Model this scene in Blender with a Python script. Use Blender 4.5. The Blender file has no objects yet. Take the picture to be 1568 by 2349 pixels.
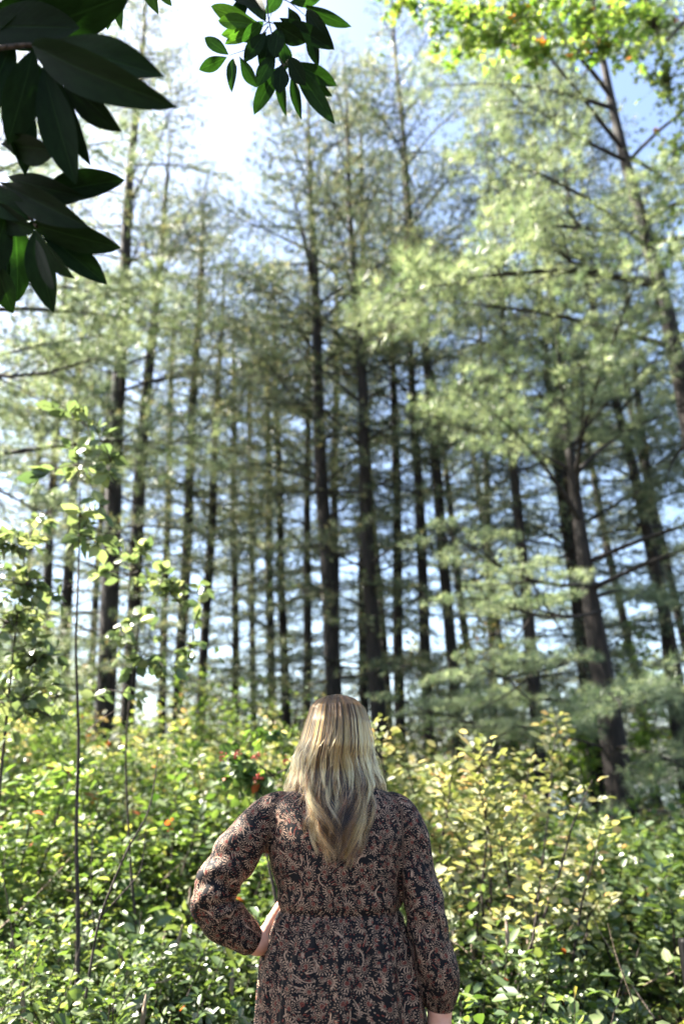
import bpy, math, random
import numpy as np
from mathutils import Vector, Matrix, kdtree, noise as mnoise

R = math.radians
rng = np.random.default_rng(7)
random.seed(7)
scn = bpy.context.scene
COL = scn.collection

# ------------------------------------------------------------------ camera
FPX = 1700.0            # focal length in the 1568 px wide picture
PITCH = R(20.0)
CAMZ = 1.42
cam = bpy.data.cameras.new('camera')
cam_o = bpy.data.objects.new('camera', cam); COL.objects.link(cam_o)
cam_o.location = (0, 0, CAMZ)
cam_o.rotation_euler = (R(90) + PITCH, 0, 0)
cam.sensor_fit = 'VERTICAL'; cam.sensor_height = 36.0; cam.sensor_width = 24.0
cam.lens = 36.0 * FPX / 2349.0
cam.clip_start = 0.05; cam.clip_end = 2000
cam.dof.use_dof = True
cam.dof.focus_distance = 1.93
cam.dof.aperture_fstop = 1.9
cam.dof.aperture_blades = 8
scn.camera = cam_o

# ------------------------------------------------------------------ sky, sun, exposure
SUN_EL, SUN_AZ = R(50), R(18)      # azimuth: from straight left, turned towards the far side
sun_vec = Vector((-math.cos(SUN_EL) * math.cos(SUN_AZ), math.cos(SUN_EL) * math.sin(SUN_AZ), math.sin(SUN_EL)))
w = bpy.data.worlds.new('World'); scn.world = w; w.use_nodes = True
nt = w.node_tree; nt.nodes.clear()
sky = nt.nodes.new('ShaderNodeTexSky'); sky.sky_type = 'NISHITA'; sky.sun_disc = False
sky.sun_elevation = SUN_EL; sky.sun_rotation = math.atan2(sun_vec.x, sun_vec.y)
sky.air_density = 1.0; sky.dust_density = 2.0; sky.ozone_density = 1.0
bg = nt.nodes.new('ShaderNodeBackground'); bg.inputs['Strength'].default_value = 0.055
wo = nt.nodes.new('ShaderNodeOutputWorld')
nt.links.new(sky.outputs[0], bg.inputs[0]); nt.links.new(bg.outputs[0], wo.inputs[0])
sl = bpy.data.lights.new('sun', 'SUN'); sl.energy = 5.0; sl.angle = R(0.5); sl.color = (1.0, 0.93, 0.82)
so = bpy.data.objects.new('sun', sl); COL.objects.link(so)
so.rotation_euler = sun_vec.to_track_quat('Z', 'Y').to_euler(); so.location = (-10, 5, 30)
scn.view_settings.view_transform = 'Standard'; scn.view_settings.look = 'None'
scn.view_settings.exposure = 3.15; scn.view_settings.gamma = 1.0
scn.view_settings.use_curve_mapping = False
scn.render.engine = 'CYCLES'
scn.cycles.max_bounces = 6; scn.cycles.diffuse_bounces = 2; scn.cycles.glossy_bounces = 2
scn.cycles.transmission_bounces = 4; scn.cycles.transparent_max_bounces = 6
scn.cycles.use_denoising = True
scn.cycles.sample_clamp_indirect = 2.0

# ------------------------------------------------------------------ helpers
CT, ST = math.cos(PITCH), math.sin(PITCH)
def at(X, Y, d):
    """the point of the place at distance d (metres along the ground) seen at X, Y of the 1568x2349 picture"""
    u, v = X - 784.0, 1174.0 - Y
    dy = FPX * CT - v * ST
    return Vector((u / dy * d, d, CAMZ + (FPX * ST + v * CT) / dy * d))
def pxm(Y, d):
    return (FPX * CT - (1174.0 - Y) * ST) / d

def tag(o, label=None, cat=None, group=None, kind=None):
    if label: o['label'] = label
    if cat: o['category'] = cat
    if group: o['group'] = group
    if kind: o['kind'] = kind
    return o
def empty(name, loc=(0, 0, 0), rot=(0, 0, 0)):
    o = bpy.data.objects.new(name, None); COL.objects.link(o)
    o.location = loc; o.rotation_euler = rot; o.empty_display_size = 0.1
    return o
def link(name, me, parent=None, mat=None):
    o = bpy.data.objects.new(name, me); COL.objects.link(o)
    if parent: o.parent = parent
    if mat is not None and not me.materials: me.materials.append(mat)
    return o
def npmesh(name, V, F, mat=None, val=None, smooth=False, uv=None):
    """mesh from an array of vertices and an array (n,3) or (n,4) of faces; val is one number per face"""
    me = bpy.data.meshes.new(name)
    V = np.asarray(V, np.float32); F = np.asarray(F, np.int32); k = F.shape[1]
    me.vertices.add(len(V)); me.vertices.foreach_set('co', V.ravel())
    me.loops.add(F.size); me.loops.foreach_set('vertex_index', F.ravel())
    me.polygons.add(len(F))
    me.polygons.foreach_set('loop_start', np.arange(0, F.size, k, dtype=np.int32))
    if smooth: me.polygons.foreach_set('use_smooth', np.ones(len(F), bool))
    me.update(calc_edges=True)
    if val is not None:
        a = me.attributes.new('v', 'FLOAT', 'FACE'); a.data.foreach_set('value', np.asarray(val, np.float32))
    if uv is not None:
        l = me.uv_layers.new(name='UVMap'); l.data.foreach_set('uv', np.asarray(uv, np.float32)[F.ravel()].ravel())
    if mat is not None: me.materials.append(mat)
    return me
def unit(a):
    a = np.asarray(a, float)
    return a / np.maximum(np.linalg.norm(a, axis=-1, keepdims=True), 1e-9)
def frames(D, N):
    """rotation matrices with columns side, direction, normal"""
    D = unit(D); N = N - (N * D).sum(-1, keepdims=True) * D; N = unit(N)
    return np.stack([np.cross(D, N), D, N], -1)
def stamp(tv, tf, M, P):
    V = np.einsum('nij,vj->nvi', M, tv) + P[:, None, :]
    F = tf[None] + (np.arange(len(P)) * len(tv))[:, None, None]
    return V.reshape(-1, 3), F.reshape(-1, tf.shape[1])
def tube(path, rad, n=8, cap=True, wob=0.0, seed=0):
    """tapered tube along a path -> V, F (quads)"""
    P = np.asarray(path, float); m = len(P); rad = np.asarray(rad, float)
    T = unit(np.gradient(P, axis=0))
    ref = np.array([0.0, 0, 1]) if abs(T[0][2]) < 0.9 else np.array([0.0, 1, 0])
    V = np.zeros((m, n, 3)); r_ = np.random.default_rng(seed)
    A = unit(np.cross(T[0], ref))
    ph = r_.uniform(0, 6.28, 4)
    for i in range(m):
        A = unit(A - (A @ T[i]) * T[i]); B = np.cross(T[i], A)
        th = np.linspace(0, 2 * np.pi, n, endpoint=False)
        rr = rad[i] * (1 + wob * (np.sin(3 * th + ph[0] + i * 0.4) * .5 + np.sin(5 * th + ph[1] - i * .9) * .5))
        V[i] = P[i] + np.cos(th)[:, None] * rr[:, None] * A + np.sin(th)[:, None] * rr[:, None] * B
    a = np.arange(m - 1)[:, None] * n; j = np.arange(n)[None]; j2 = (j + 1) % n
    F = np.stack([a + j, a + j2, a + n + j2, a + n + j], -1).reshape(-1, 4)
    return V.reshape(-1, 3), F
class Bag:
    """collects arrays of faces that share a corner count"""
    def __init__(s): s.V = []; s.F = []; s.n = 0; s.val = []
    def add(s, V, F, val=0.5):
        s.V.append(V); s.F.append(F + s.n); s.n += len(V)
        s.val.append(np.broadcast_to(np.asarray(val, float), (len(F),)) if np.ndim(val) else np.full(len(F), float(val)))
    def mesh(s, name, mat, smooth=False):
        return npmesh(name, np.concatenate(s.V), np.concatenate(s.F), mat, np.concatenate(s.val), smooth)

# ------------------------------------------------------------------ materials
def newmat(name):
    m = bpy.data.materials.new(name); m.use_nodes = True
    t = m.node_tree; t.nodes.clear()
    return m, t
def N(t, typ, **kw):
    n = t.nodes.new('ShaderNode' + typ)
    for k, v in kw.items():
        if k.startswith('i_'):
            n.inputs[k[2:].replace('_', ' ')].default_value = v
        else: setattr(n, k, v)
    return n
def ramp(t, stops, fac, interp='LINEAR'):
    r = t.nodes.new('ShaderNodeValToRGB'); r.color_ramp.interpolation = interp
    e = r.color_ramp.elements
    while len(e) > 1: e.remove(e[-1])
    e[0].position = stops[0][0]; e[0].color = (*stops[0][1], 1)
    for p, c in stops[1:]:
        k = e.new(p); k.color = (*c, 1)
    t.links.new(fac, r.inputs[0]); return r
def leaf_mat(name, stops, trans=0.4, rough=0.45, warm=(1.25, 1.3, 0.55), spec=0.5, noise_scale=0):
    m, t = newmat(name)
    a = N(t, 'Attribute', attribute_name='v')
    rp = ramp(t, stops, a.outputs['Fac'])
    col = rp.outputs[0]
    oi = N(t, 'ObjectInfo')
    hs = N(t, 'HueSaturation'); t.links.new(col, hs.inputs['Color'])
    mr = N(t, 'MapRange'); mr.inputs['To Min'].default_value = 0.8; mr.inputs['To Max'].default_value = 1.2
    t.links.new(oi.outputs['Random'], mr.inputs['Value']); t.links.new(mr.outputs[0], hs.inputs['Value'])
    col = hs.outputs[0]
    p = N(t, 'BsdfPrincipled'); t.links.new(col, p.inputs['Base Color'])
    p.inputs['Roughness'].default_value = rough; p.inputs['Specular IOR Level'].default_value = spec
    tr = N(t, 'BsdfTranslucent')
    mx = N(t, 'Mix', data_type='RGBA', blend_type='MULTIPLY'); mx.inputs[0].default_value = 1
    t.links.new(col, mx.inputs[6]); mx.inputs[7].default_value = (*warm, 1)
    t.links.new(mx.outputs[2], tr.inputs[0])
    ms = N(t, 'MixShader'); ms.inputs[0].default_value = trans
    t.links.new(p.outputs[0], ms.inputs[1]); t.links.new(tr.outputs[0], ms.inputs[2])
    o = N(t, 'OutputMaterial'); t.links.new(ms.outputs[0], o.inputs[0])
    return m
def bark_mat(name, c0, c1, scale=6, bump=0.6, stretch=0.15):
    m, t = newmat(name)
    tc = N(t, 'TexCoord'); mp = N(t, 'Mapping'); mp.inputs['Scale'].default_value = (1, 1, stretch)
    t.links.new(tc.outputs['Object'], mp.inputs[0])
    n1 = N(t, 'TexNoise', i_Scale=scale * 2.0, i_Detail=6, i_Roughness=0.65); t.links.new(mp.outputs[0], n1.inputs['Vector'])
    v1 = N(t, 'TexVoronoi', feature='DISTANCE_TO_EDGE', i_Scale=scale * 2.5); t.links.new(mp.outputs[0], v1.inputs['Vector'])
    mm = N(t, 'Math', operation='MULTIPLY'); t.links.new(n1.outputs['Fac'], mm.inputs[0])
    mr = N(t, 'MapRange'); mr.inputs['From Max'].default_value = 0.25; t.links.new(v1.outputs[0], mr.inputs[0]); mr.inputs['To Min'].default_value = 0.35
    t.links.new(mr.outputs[0], mm.inputs[1])
    rp = ramp(t, [(0.12, c0), (0.6, c1)], mm.outputs[0])
    b = N(t, 'Bump'); b.inputs['Strength'].default_value = bump; b.inputs['Distance'].default_value = 0.03
    t.links.new(mm.outputs[0], b.inputs['Height'])
    p = N(t, 'BsdfPrincipled', i_Roughness=0.9); t.links.new(rp.outputs[0], p.inputs['Base Color']); t.links.new(b.outputs[0], p.inputs['Normal'])
    o = N(t, 'OutputMaterial'); t.links.new(p.outputs[0], o.inputs[0])
    return m
def plain(name, c, rough=0.5, metal=0.0, nscale=40, var=0.25, bump=0.1, spec=.5):
    m, t = newmat(name)
    tc = N(t, 'TexCoord'); n1 = N(t, 'TexNoise', i_Scale=nscale, i_Detail=4); t.links.new(tc.outputs['Object'], n1.inputs['Vector'])
    rp = ramp(t, [(0.3, tuple(x * (1 - var) for x in c)), (0.7, tuple(min(1, x * (1 + var)) for x in c))], n1.outputs['Fac'])
    b = N(t, 'Bump'); b.inputs['Strength'].default_value = bump; b.inputs['Distance'].default_value = 0.002; t.links.new(n1.outputs['Fac'], b.inputs['Height'])
    p = N(t, 'BsdfPrincipled', i_Roughness=rough, i_Metallic=metal); p.inputs['Specular IOR Level'].default_value = spec
    t.links.new(rp.outputs[0], p.inputs['Base Color']); t.links.new(b.outputs[0], p.inputs['Normal'])
    o = N(t, 'OutputMaterial'); t.links.new(p.outputs[0], o.inputs[0]); return m

M_NEEDLE = leaf_mat('pine_needles', [(0, (.02, .04, .025)), (.4, (.075, .105, .062)), (.7, (.16, .20, .13)), (.9, (.30, .33, .23)), (1, (.30, .22, .10))], trans=.42, rough=.4, warm=(1.25, 1.25, .8))
M_NEEDLE2 = leaf_mat('pale_pine_needles', [(0, (.07, .11, .07)), (.5, (.18, .23, .155)), (1, (.38, .42, .30))], trans=.45, rough=.4, warm=(1.2, 1.25, .75))
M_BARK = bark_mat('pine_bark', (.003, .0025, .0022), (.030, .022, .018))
M_TWIG = bark_mat('twig_bark', (.012, .009, .007), (.07, .05, .04), scale=30)
M_TAN = bark_mat('dry_twig', (.12, .08, .06), (.35, .27, .2), scale=30)
M_GREEN = leaf_mat('green_shrub_leaf', [(0, (.035, .075, .02)), (.4, (.10, .16, .05)), (.75, (.21, .27, .10)), (.93, (.34, .36, .18)), (.97, (.28, .26, .09)), (1, (.45, .10, .04))], trans=.45, rough=.55)
M_PALE = leaf_mat('pale_shrub_leaf', [(0, (.05, .085, .03)), (.5, (.10, .15, .06)), (1, (.17, .20, .09))], trans=.38, rough=.30, spec=.8)
M_YELLOW = leaf_mat('yellow_shrub_leaf', [(0, (.08, .11, .03)), (.45, (.22, .26, .11)), (.8, (.46, .44, .29)), (1, (.50, .32, .18))], trans=.45, rough=.45, warm=(1.2, 1.1, .6))
M_LAUREL = leaf_mat('laurel_leaf', [(0, (.06, .10, .045)), (.6, (.17, .22, .10)), (1, (.34, .37, .20))], trans=.5, warm=(1.15, 1.15, .75), rough=.3)
M_MAPLE = leaf_mat('maple_leaf', [(0, (.07, .14, .03)), (.5, (.16, .25, .06)), (.9, (.32, .38, .13)), (.97, (.38, .36, .10)), (.985, (.6, .2, .03)), (1, (.65, .2, .04))], trans=.6, rough=.45, warm=(1.2, 1.25, .55))
M_BERRY = plain('red_berry', (.45, .05, .035), .35)

# ------------------------------------------------------------------ ground and lake
gn = 120
gx = np.concatenate([np.linspace(-300, -22, 20), np.linspace(-20, 20, 80), np.linspace(22, 300, 20)])
gy = np.concatenate([np.linspace(-60, -6, 10), np.linspace(-5, 26, 80), np.linspace(28, 600, 30)])
GX, GY = np.meshgrid(gx, gy)
def gz(x, y):
    x = np.asarray(x, float); y = np.asarray(y, float)
    fall = np.clip((y - 15) / 12, 0, 1)
    return 0.05 * np.sin(x * .7 + 1) * np.cos(y * .6) * np.clip((y - 2.6) / 3, 0, 1) - 2.2 * fall * fall * (3 - 2 * fall)
GZ = gz(GX, GY)
nx, ny = len(gx), len(gy)
ii = (np.arange(ny - 1)[:, None] * nx + np.arange(nx - 1)[None]).ravel()
mg, t = newmat('forest_floor')
tc = N(t, 'TexCoord'); n1 = N(t, 'TexNoise', i_Scale=1.2, i_Detail=8, i_Roughness=.7); t.links.new(tc.outputs['Object'], n1.inputs['Vector'])
n2 = N(t, 'TexVoronoi', i_Scale=28.0); t.links.new(tc.outputs['Object'], n2.inputs['Vector'])
rp = ramp(t, [(.3, (.03, .022, .014)), (.5, (.09, .06, .035)), (.62, (.06, .08, .025)), (.8, (.14, .10, .06))], n1.outputs['Fac'])
mxg = N(t, 'Mix', data_type='RGBA', blend_type='MULTIPLY'); mxg.inputs[0].default_value = .6
t.links.new(rp.outputs[0], mxg.inputs[6]); t.links.new(n2.outputs['Color'], mxg.inputs[7])
bp = N(t, 'Bump'); bp.inputs['Distance'].default_value = .03; t.links.new(n2.outputs['Distance'], bp.inputs['Height'])
p = N(t, 'BsdfPrincipled', i_Roughness=.9); t.links.new(mxg.outputs[2], p.inputs['Base Color']); t.links.new(bp.outputs[0], p.inputs['Normal'])
o = N(t, 'OutputMaterial'); t.links.new(p.outputs[0], o.inputs[0])
g = link('ground', npmesh('ground', np.stack([GX, GY, GZ], -1).reshape(-1, 3), np.stack([ii, ii + 1, ii + nx + 1, ii + nx], -1), mg, smooth=True))
tag(g, 'brown leaf covered forest floor under the undergrowth and pines', kind='structure')
mw, t = newmat('lake_water')
n1 = N(t, 'TexNoise', i_Scale=1.5, i_Detail=5); bp = N(t, 'Bump'); bp.inputs['Strength'].default_value = .3; bp.inputs['Distance'].default_value = .1
tc = N(t, 'TexCoord'); t.links.new(tc.outputs['Object'], n1.inputs['Vector']); t.links.new(n1.outputs['Fac'], bp.inputs['Height'])
p = N(t, 'BsdfPrincipled', i_Roughness=.12, i_IOR=1.33); p.inputs['Base Color'].default_value = (.05, .08, .10, 1); t.links.new(bp.outputs[0], p.inputs['Normal'])
o = N(t, 'OutputMaterial'); t.links.new(p.outputs[0], o.inputs[0])
wv = [(-290, 22.5, -1.4), (290, 22.5, -1.4), (290, 590, -1.4), (-290, 590, -1.4)]
tag(link('lake_water', npmesh('lake_water', wv, [(0, 1, 2, 3)], mw)), 'pale blue lake water glimpsed between the trunks', kind='structure')

# ------------------------------------------------------------------ pines
def bough(L, seed, fat=0.0085, nl=0.12, per=16, tuft_gap=0.09, droop=0.25):
    """one live pine limb growing along +X from the trunk: wood (quads) and needles (tris)"""
    r = np.random.default_rng(seed)
    m = 9; s = np.linspace(0, 1, m)
    wob = np.cumsum(r.normal(0, .03, m)) * L * .5
    zz = (0.10 * np.sin(s * 2.6) - droop * s ** 2 * .35 + 0.10 * s ** 3) * L
    main = np.stack([s * L, wob * s, zz], -1)
    W = []; tp = []; td = []
    W.append(tube(main, np.interp(s, [0, 1], [0.011 * L + .004, .003]), 5))
    k = max(8, int(L / 0.12))
    for i in range(k):
        u = 0.34 + 0.66 * (i + r.uniform(0, .8)) / k
        if u > 1: continue
        p0 = np.array([np.interp(u, s, main[:, c]) for c in range(3)])
        side = 1 if i % 2 else -1
        ang = R(r.uniform(30, 62)); l2 = L * (0.42 * (1 - u) ** .7 + .10) * r.uniform(.6, 1.15)
        d = np.array([math.cos(ang), side * math.sin(ang), r.uniform(-.15, .28)])
        q = np.linspace(0, 1, 4)[:, None]
        br = p0 + d * q * l2 + np.array([0, 0, -.10]) * (q ** 2) * l2
        W.append(tube(br, [.006, .0045, .003, .002], 3))
        nt_ = max(2, int(l2 / tuft_gap))
        for j in range(nt_):
            f = (j + 1) / nt_
            pp = p0 + d * f * l2 + np.array([0, 0, -.10]) * f * f * l2
            off = r.normal(0, .03 if j < nt_ - 1 else .0, 3)
            if j < nt_ - 1:
                off = d * 0 + r.normal(0, 1, 3) * .045
            tp.append(pp + off); td.append(d + np.array([0, 0, .25]) + r.normal(0, .35, 3))
    tp = np.array(tp); td = unit(np.array(td))
    nT = len(tp)
    P = np.repeat(tp, per, 0); D = np.repeat(td, per, 0)
    D = unit(D + r.normal(0, .62, D.shape)); D[:, 2] -= .12
    Ln = nl * r.uniform(.7, 1.2, len(P))
    Mx = frames(D, r.normal(0, 1, D.shape)); Mx[:, :, 0] *= fat; Mx[:, :, 1] *= Ln[:, None]
    tv = np.array([[-.5, 0, 0], [.5, 0, 0], [0, 1, 0]]); tf = np.array([[0, 1, 2]])
    V, F = stamp(tv, tf, Mx, P)
    val = np.repeat(np.clip(r.normal(.5, .30, nT), 0, 1), per)
    val = np.where(r.random(len(val)) < .02, 1.0, np.clip(val + r.normal(0, .08, len(val)), 0, .95))
    wb = Bag()
    for a, b in W: wb.add(a, b)
    return (np.concatenate(wb.V), np.concatenate(wb.F)), (V, F, val)

BT = {}
for Lx in (0.9, 1.5, 2.1, 2.8):
    BT[Lx] = [bough(Lx, int(Lx * 100) + i) for i in range(4)]
BTN = {Lx: [bough(Lx, int(Lx * 77) + i, fat=.0055, nl=.135, per=34, tuft_gap=.075, droop=.4) for i in range(3)] for Lx in (1.5, 2.2, 3.0)}

def crown(H, start, Lmax, seed, templates=BT, gap=0.52, per=2.35, bare=0.25, zr=None, sparse=1.0, azc=None):
    """boughs round a straight trunk of height H from height start -> wood mesh arrays, needle arrays"""
    r = np.random.default_rng(seed); wb, nb = Bag(), Bag()
    z = start
    keys = sorted(templates)
    while z < H - .3:
        f = (z - start) / (H - start)
        n = r.poisson(per * sparse * (0.78 + .22 * min(1, max(0, f - .15) * 3)))
        a0 = r.uniform(0, 6.28)
        for i in range(n):
            a = a0 + i * 6.283 / max(1, n) + r.normal(0, .35)
            L = Lmax * (min(1, .75 + f * .9)) * (1 - max(0, (f - .55) / .45)) ** .65 * r.uniform(.6, 1.2)
            L = max(L, .45)
            key = min(keys, key=lambda q: abs(q - L))
            (WV, WF), (NV, NF, nv) = templates[key][r.integers(len(templates[key]))]
            sc = L / key
            el = R(-8 + 48 * f + r.normal(0, 7))
            Mt = np.array(Matrix.Rotation(a, 3, 'Z') @ Matrix.Rotation(-el, 3, 'Y') @ Matrix.Rotation(r.normal(0, .25), 3, 'X'))
            o = np.array([0, 0, z + r.uniform(-.15, .15)])
            wb.add((WV * sc) @ Mt.T + o, WF)
            nb.add((NV * sc) @ Mt.T + o, NF, nv)
        z += gap * r.uniform(.7, 1.3) * (1.25 - .5 * f)
    return wb, nb

CROWNS = []
for i, (H, st, Lm) in enumerate([(20, 3.0, 2.6), (20, 4.0, 2.3), (20, 2.6, 2.2), (20, 3.5, 2.7), (20, 4.5, 2.4)]):
    wb, nb = crown(H, st, Lm, 100 + i)
    CROWNS.append((wb.mesh('pine_limbs', M_BARK), nb.mesh('pine_needles', M_NEEDLE)))

def trunk_path(wps, d, H):
    pts = [at(X, Y, d) for X, Y, _ in wps]
    rad = [wd / pxm(Y, d) / 2 for X, Y, wd in wps]
    # go down to the ground and up to the top along the end slopes
    p0, p1 = pts[0], pts[-1]
    sl = (pts[-1] - pts[0]); sl = sl / sl.z
    gzz = float(gz(p0.x, d)) - .15
    base = p0 + sl * (gzz - p0.z) * .5; base.z = gzz
    rs = (rad[0] - rad[-1]) / max(.1, (p1.z - p0.z))
    pts.insert(0, base); rad.insert(0, rad[0] * 1.18)
    if p1.z < H - 1:
        top = p1 + sl * (H - p1.z) * .8; top.z = H
        mid = p1.lerp(top, .5)
        pts += [mid, top]; rad += [rad[-1] * .6, .012]
    return pts, rad
def resample(pts, rad, step=0.5, seed=0, wig=0.0):
    P = np.array([list(p) for p in pts]); s = np.concatenate([[0], np.cumsum(np.linalg.norm(np.diff(P, axis=0), axis=1))])
    q = np.linspace(0, s[-1], max(6, int(s[-1] / step)))
    # smooth interpolation
    Q = np.stack([np.interp(q, s, P[:, c]) for c in range(3)], -1)
    for _ in range(3):
        Q[1:-1] = (Q[:-2] + 2 * Q[1:-1] + Q[2:]) / 4
    r_ = np.random.default_rng(seed)
    if wig:
        Q[:, 0] += wig * np.sin(q * .9 + r_.uniform(0, 6)); Q[:, 1] += wig * np.sin(q * .7 + r_.uniform(0, 6))
    return Q, np.interp(q, s, rad)

GP = 'pines standing in the stand behind the shrubs'
def pine(label, d, wps, H, cid, az=0.0, sc=1.0, crown_drop=0.0, name='pine_tree', needles=None, seed=0, own=None):
    pts, rad = trunk_path(wps, d, H)
    Q, rr = resample(pts, rad, .5, seed, .02)
    base = Vector(Q[0])
    t = empty(name, base); tag(t, label, 'pine tree', GP)
    V, F = tube(Q - np.array(base), rr, 14, wob=.07, seed=seed)
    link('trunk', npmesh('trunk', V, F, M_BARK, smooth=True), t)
    lean = (Vector(Q[-1]) - base)
    if own is None:
        wm, nm = CROWNS[cid]; hs = (H + .4 - base.z) / 20
        q = lean.to_track_quat('Z', 'Y')
        rot = q.to_matrix().to_4x4() @ Matrix.Rotation(az, 4, 'Z')
        for nme, me in (('branches', wm), ('crown', nm)):
            c = link(nme, me, t)
            c.matrix_local = Matrix.Translation((0, 0, -crown_drop)) @ rot @ Matrix.Diagonal((sc, sc, hs, 1))
    return t, Q, rr

PINES = [
 ('thick dark pine trunk rising left of the thin sapling, its top at the upper left', 13.5, [(240,1690,46),(250,1400,42),(272,900,31),(292,500,22),(312,250,15),(330,60,9)], 21.5, 0, .3),
 ('dark pine directly right of the thickest trunk on the left', 15, [(285,1800,34),(318,1150,29),(345,800,22),(378,500,13)], 17.5, 1, 2.0),
 ('slender pine with a straight dark trunk left of centre, third tall one from the left', 17, [(402,1780,26),(425,1300,24),(447,850,18),(462,600,12)], 18, 2, 1.0),
 ('narrow pine close on the right of the straight left-of-centre trunk', 18, [(452,1820,23),(482,1250,20),(500,900,15)], 16, 3, 4.0),
 ('faint pine behind the thin sapling at the left', 19, [(145,1600,28),(158,1300,24),(180,900,16)], 17, 4, 5.2),
 ('pine at the far left edge with its trunk half hidden by bright leaves', 16, [(98,1560,22),(112,1300,20),(140,800,14)], 17, 2, 3.3),
 ('dark pine whose trunk rises straight above the woman\'s head', 14, [(768,1600,38),(742,1200,32),(728,850,24),(715,500,15)], 19.5, 3, .9),
 ('thin pine left of the trunk above the woman\'s head', 17, [(702,1620,21),(705,1300,18),(706,950,13)], 16, 1, 2.7),
 ('thin pine squeezed behind the trunk above the woman\'s head on its right', 19, [(768,1420,19),(768,1050,17),(772,730,12)], 18.5, 4, 1.9),
 ('straight dark pine just right of the woman\'s head', 13.5, [(868,1700,37),(846,1300,31),(828,850,22),(805,520,13)], 18.5, 0, 3.9),
 ('forked pine top behind the straight pine right of the head', 18, [(830,1000,18),(832,650,14),(828,350,9)], 21.5, 2, .2),
 ('slim pine second to the right of the woman\'s head', 16, [(918,1700,25),(910,1250,22),(900,680,13)], 17.5, 1, 5.5),
 ('slim dark pine third to the right of the woman\'s head', 15, [(985,1690,27),(962,1200,23),(938,720,14)], 17, 3, 5.9),
 ('tall thin pine that reaches highest beside the open sky', 14.5, [(1042,1600,27),(1012,1200,24),(972,780,20),(936,480,14),(905,90,8)], 22.5, 4, 1.3),
 ('pine with a small shaded trunk beside the broad right-hand boughs', 12.5, [(1252,1900,33),(1225,1640,31),(1200,1300,25),(1165,900,15)], 15.5, 2, 2.2),
 ('pine showing a sunlit strip of trunk in the right half', 14, [(1318,1180,29),(1288,950,25),(1252,560,14)], 20, 0, 5.0),
 ('twin pine trunk left of the sunlit strip of trunk', 15.5, [(1294,1180,20),(1258,900,17),(1232,640,12)], 17, 3, 1.6),
 ('leaning pine crossing near the right edge', 13.5, [(1552,1580,30),(1500,1290,26),(1448,1050,22),(1398,880,18),(1335,600,12)], 18.5, 4, 3.6),
 ('second leaning pine close behind the one at the right edge', 15.5, [(1535,1540,23),(1492,1150,20),(1445,760,13)], 17, 1, .7),
 ('faint far pine between the left trunks and the centre', 22, [(622,1650,20),(618,1300,18),(612,900,12)], 18.5, 0, 2.4),
 ('faint far pine behind the centre right gap', 23, [(1130,1600,20),(1120,1250,18),(1105,850,12)], 19.5, 2, 4.4),
]
for i, (lab, d, wps, H, cid, az) in enumerate(PINES):
    pine(lab, d, wps, H, cid, az, sc=1.0 + .08 * math.sin(i * 2.1), seed=i)

# bare lower limbs that show on the nearest trunks
def limb(parent, p0, p1, r0, sag=.1, seed=0, name='dead_branch', mat=None, forks=3):
    rr = np.random.default_rng(seed); p0 = np.array(p0); p1 = np.array(p1)
    s = np.linspace(0, 1, 10)[:, None]; L = np.linalg.norm(p1 - p0)
    P = p0 + (p1 - p0) * s + np.array([0, 0, 1]) * (-sag * L * np.sin(s * np.pi)) + np.cumsum(rr.normal(0, .012 * L, (10, 3)), 0) * s
    b = Bag(); b.add(*tube(P, np.linspace(r0, r0 * .25, 10), 7))
    for k in range(forks):
        i = rr.integers(3, 8); d = unit(p1 - p0 + rr.normal(0, .7 * L, 3)); l = L * rr.uniform(.2, .45)
        q = np.linspace(0, 1, 5)[:, None]
        b.add(*tube(P[i] + d * l * q + rr.normal(0, .02, (5, 3)) * q, np.linspace(r0 * .45, r0 * .1, 5), 4))
    o = link(name, b.mesh(name, mat or M_BARK, True), parent)
    o.location = -Vector(parent.location)
    return o, P

# the two near pines with broad pale boughs on the right
def near_pine(label, d, wps, H, start, Lmax, seed, limbs, azrange=None, per=3.4, gap=.5):
    t, Q, rr = pine(label, d, wps, H, 0, seed=seed, own=True)
    base = Vector(Q[0])
    wb, nb = crown(H - base.z, start, Lmax, seed, templates=BTN, gap=gap, per=per)
    lean = (Vector(Q[-1]) - base); rot = lean.to_track_quat('Z', 'Y').to_matrix().to_4x4()
    for nme, me in (('branches', wb.mesh('near_limbs', M_BARK)), ('crown', nb.mesh('near_needles', M_NEEDLE2))):
        c = link(nme, me, t); c.matrix_local = rot
    for k, (a, da, b_, db, r0) in enumerate(limbs):
        o, P = limb(t, at(a[0], a[1], da), at(b_[0], b_[1], db), r0, sag=.06, seed=seed + k, name='branch')
        # tufted side boughs along the limb
        r_ = np.random.default_rng(seed * 3 + k); lb, ln_ = Bag(), Bag()
        dirn = unit(P[-1] - P[0])
        for q in range(3, 10):
            for side in (-1, 1):
                (WV, WF), (NV, NF, nv) = BTN[1.5][r_.integers(3)]
                sc = r_.uniform(.45, .8) * (1.1 - .05 * q)
                a_ = math.atan2(dirn[1], dirn[0]) + side * R(r_.uniform(15, 60))
                Mt = np.array(Matrix.Rotation(a_, 3, 'Z') @ Matrix.Rotation(R(r_.uniform(-15, 15)), 3, 'Y'))
                lb.add((WV * sc) @ Mt.T + P[q], WF); ln_.add((NV * sc) @ Mt.T + P[q], NF, nv)
        n_ = link('needles', ln_.mesh('limb_needles', M_NEEDLE2), o)
        n2_ = link('twigs', lb.mesh('limb_twigs', M_BARK), o)
    return t
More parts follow.
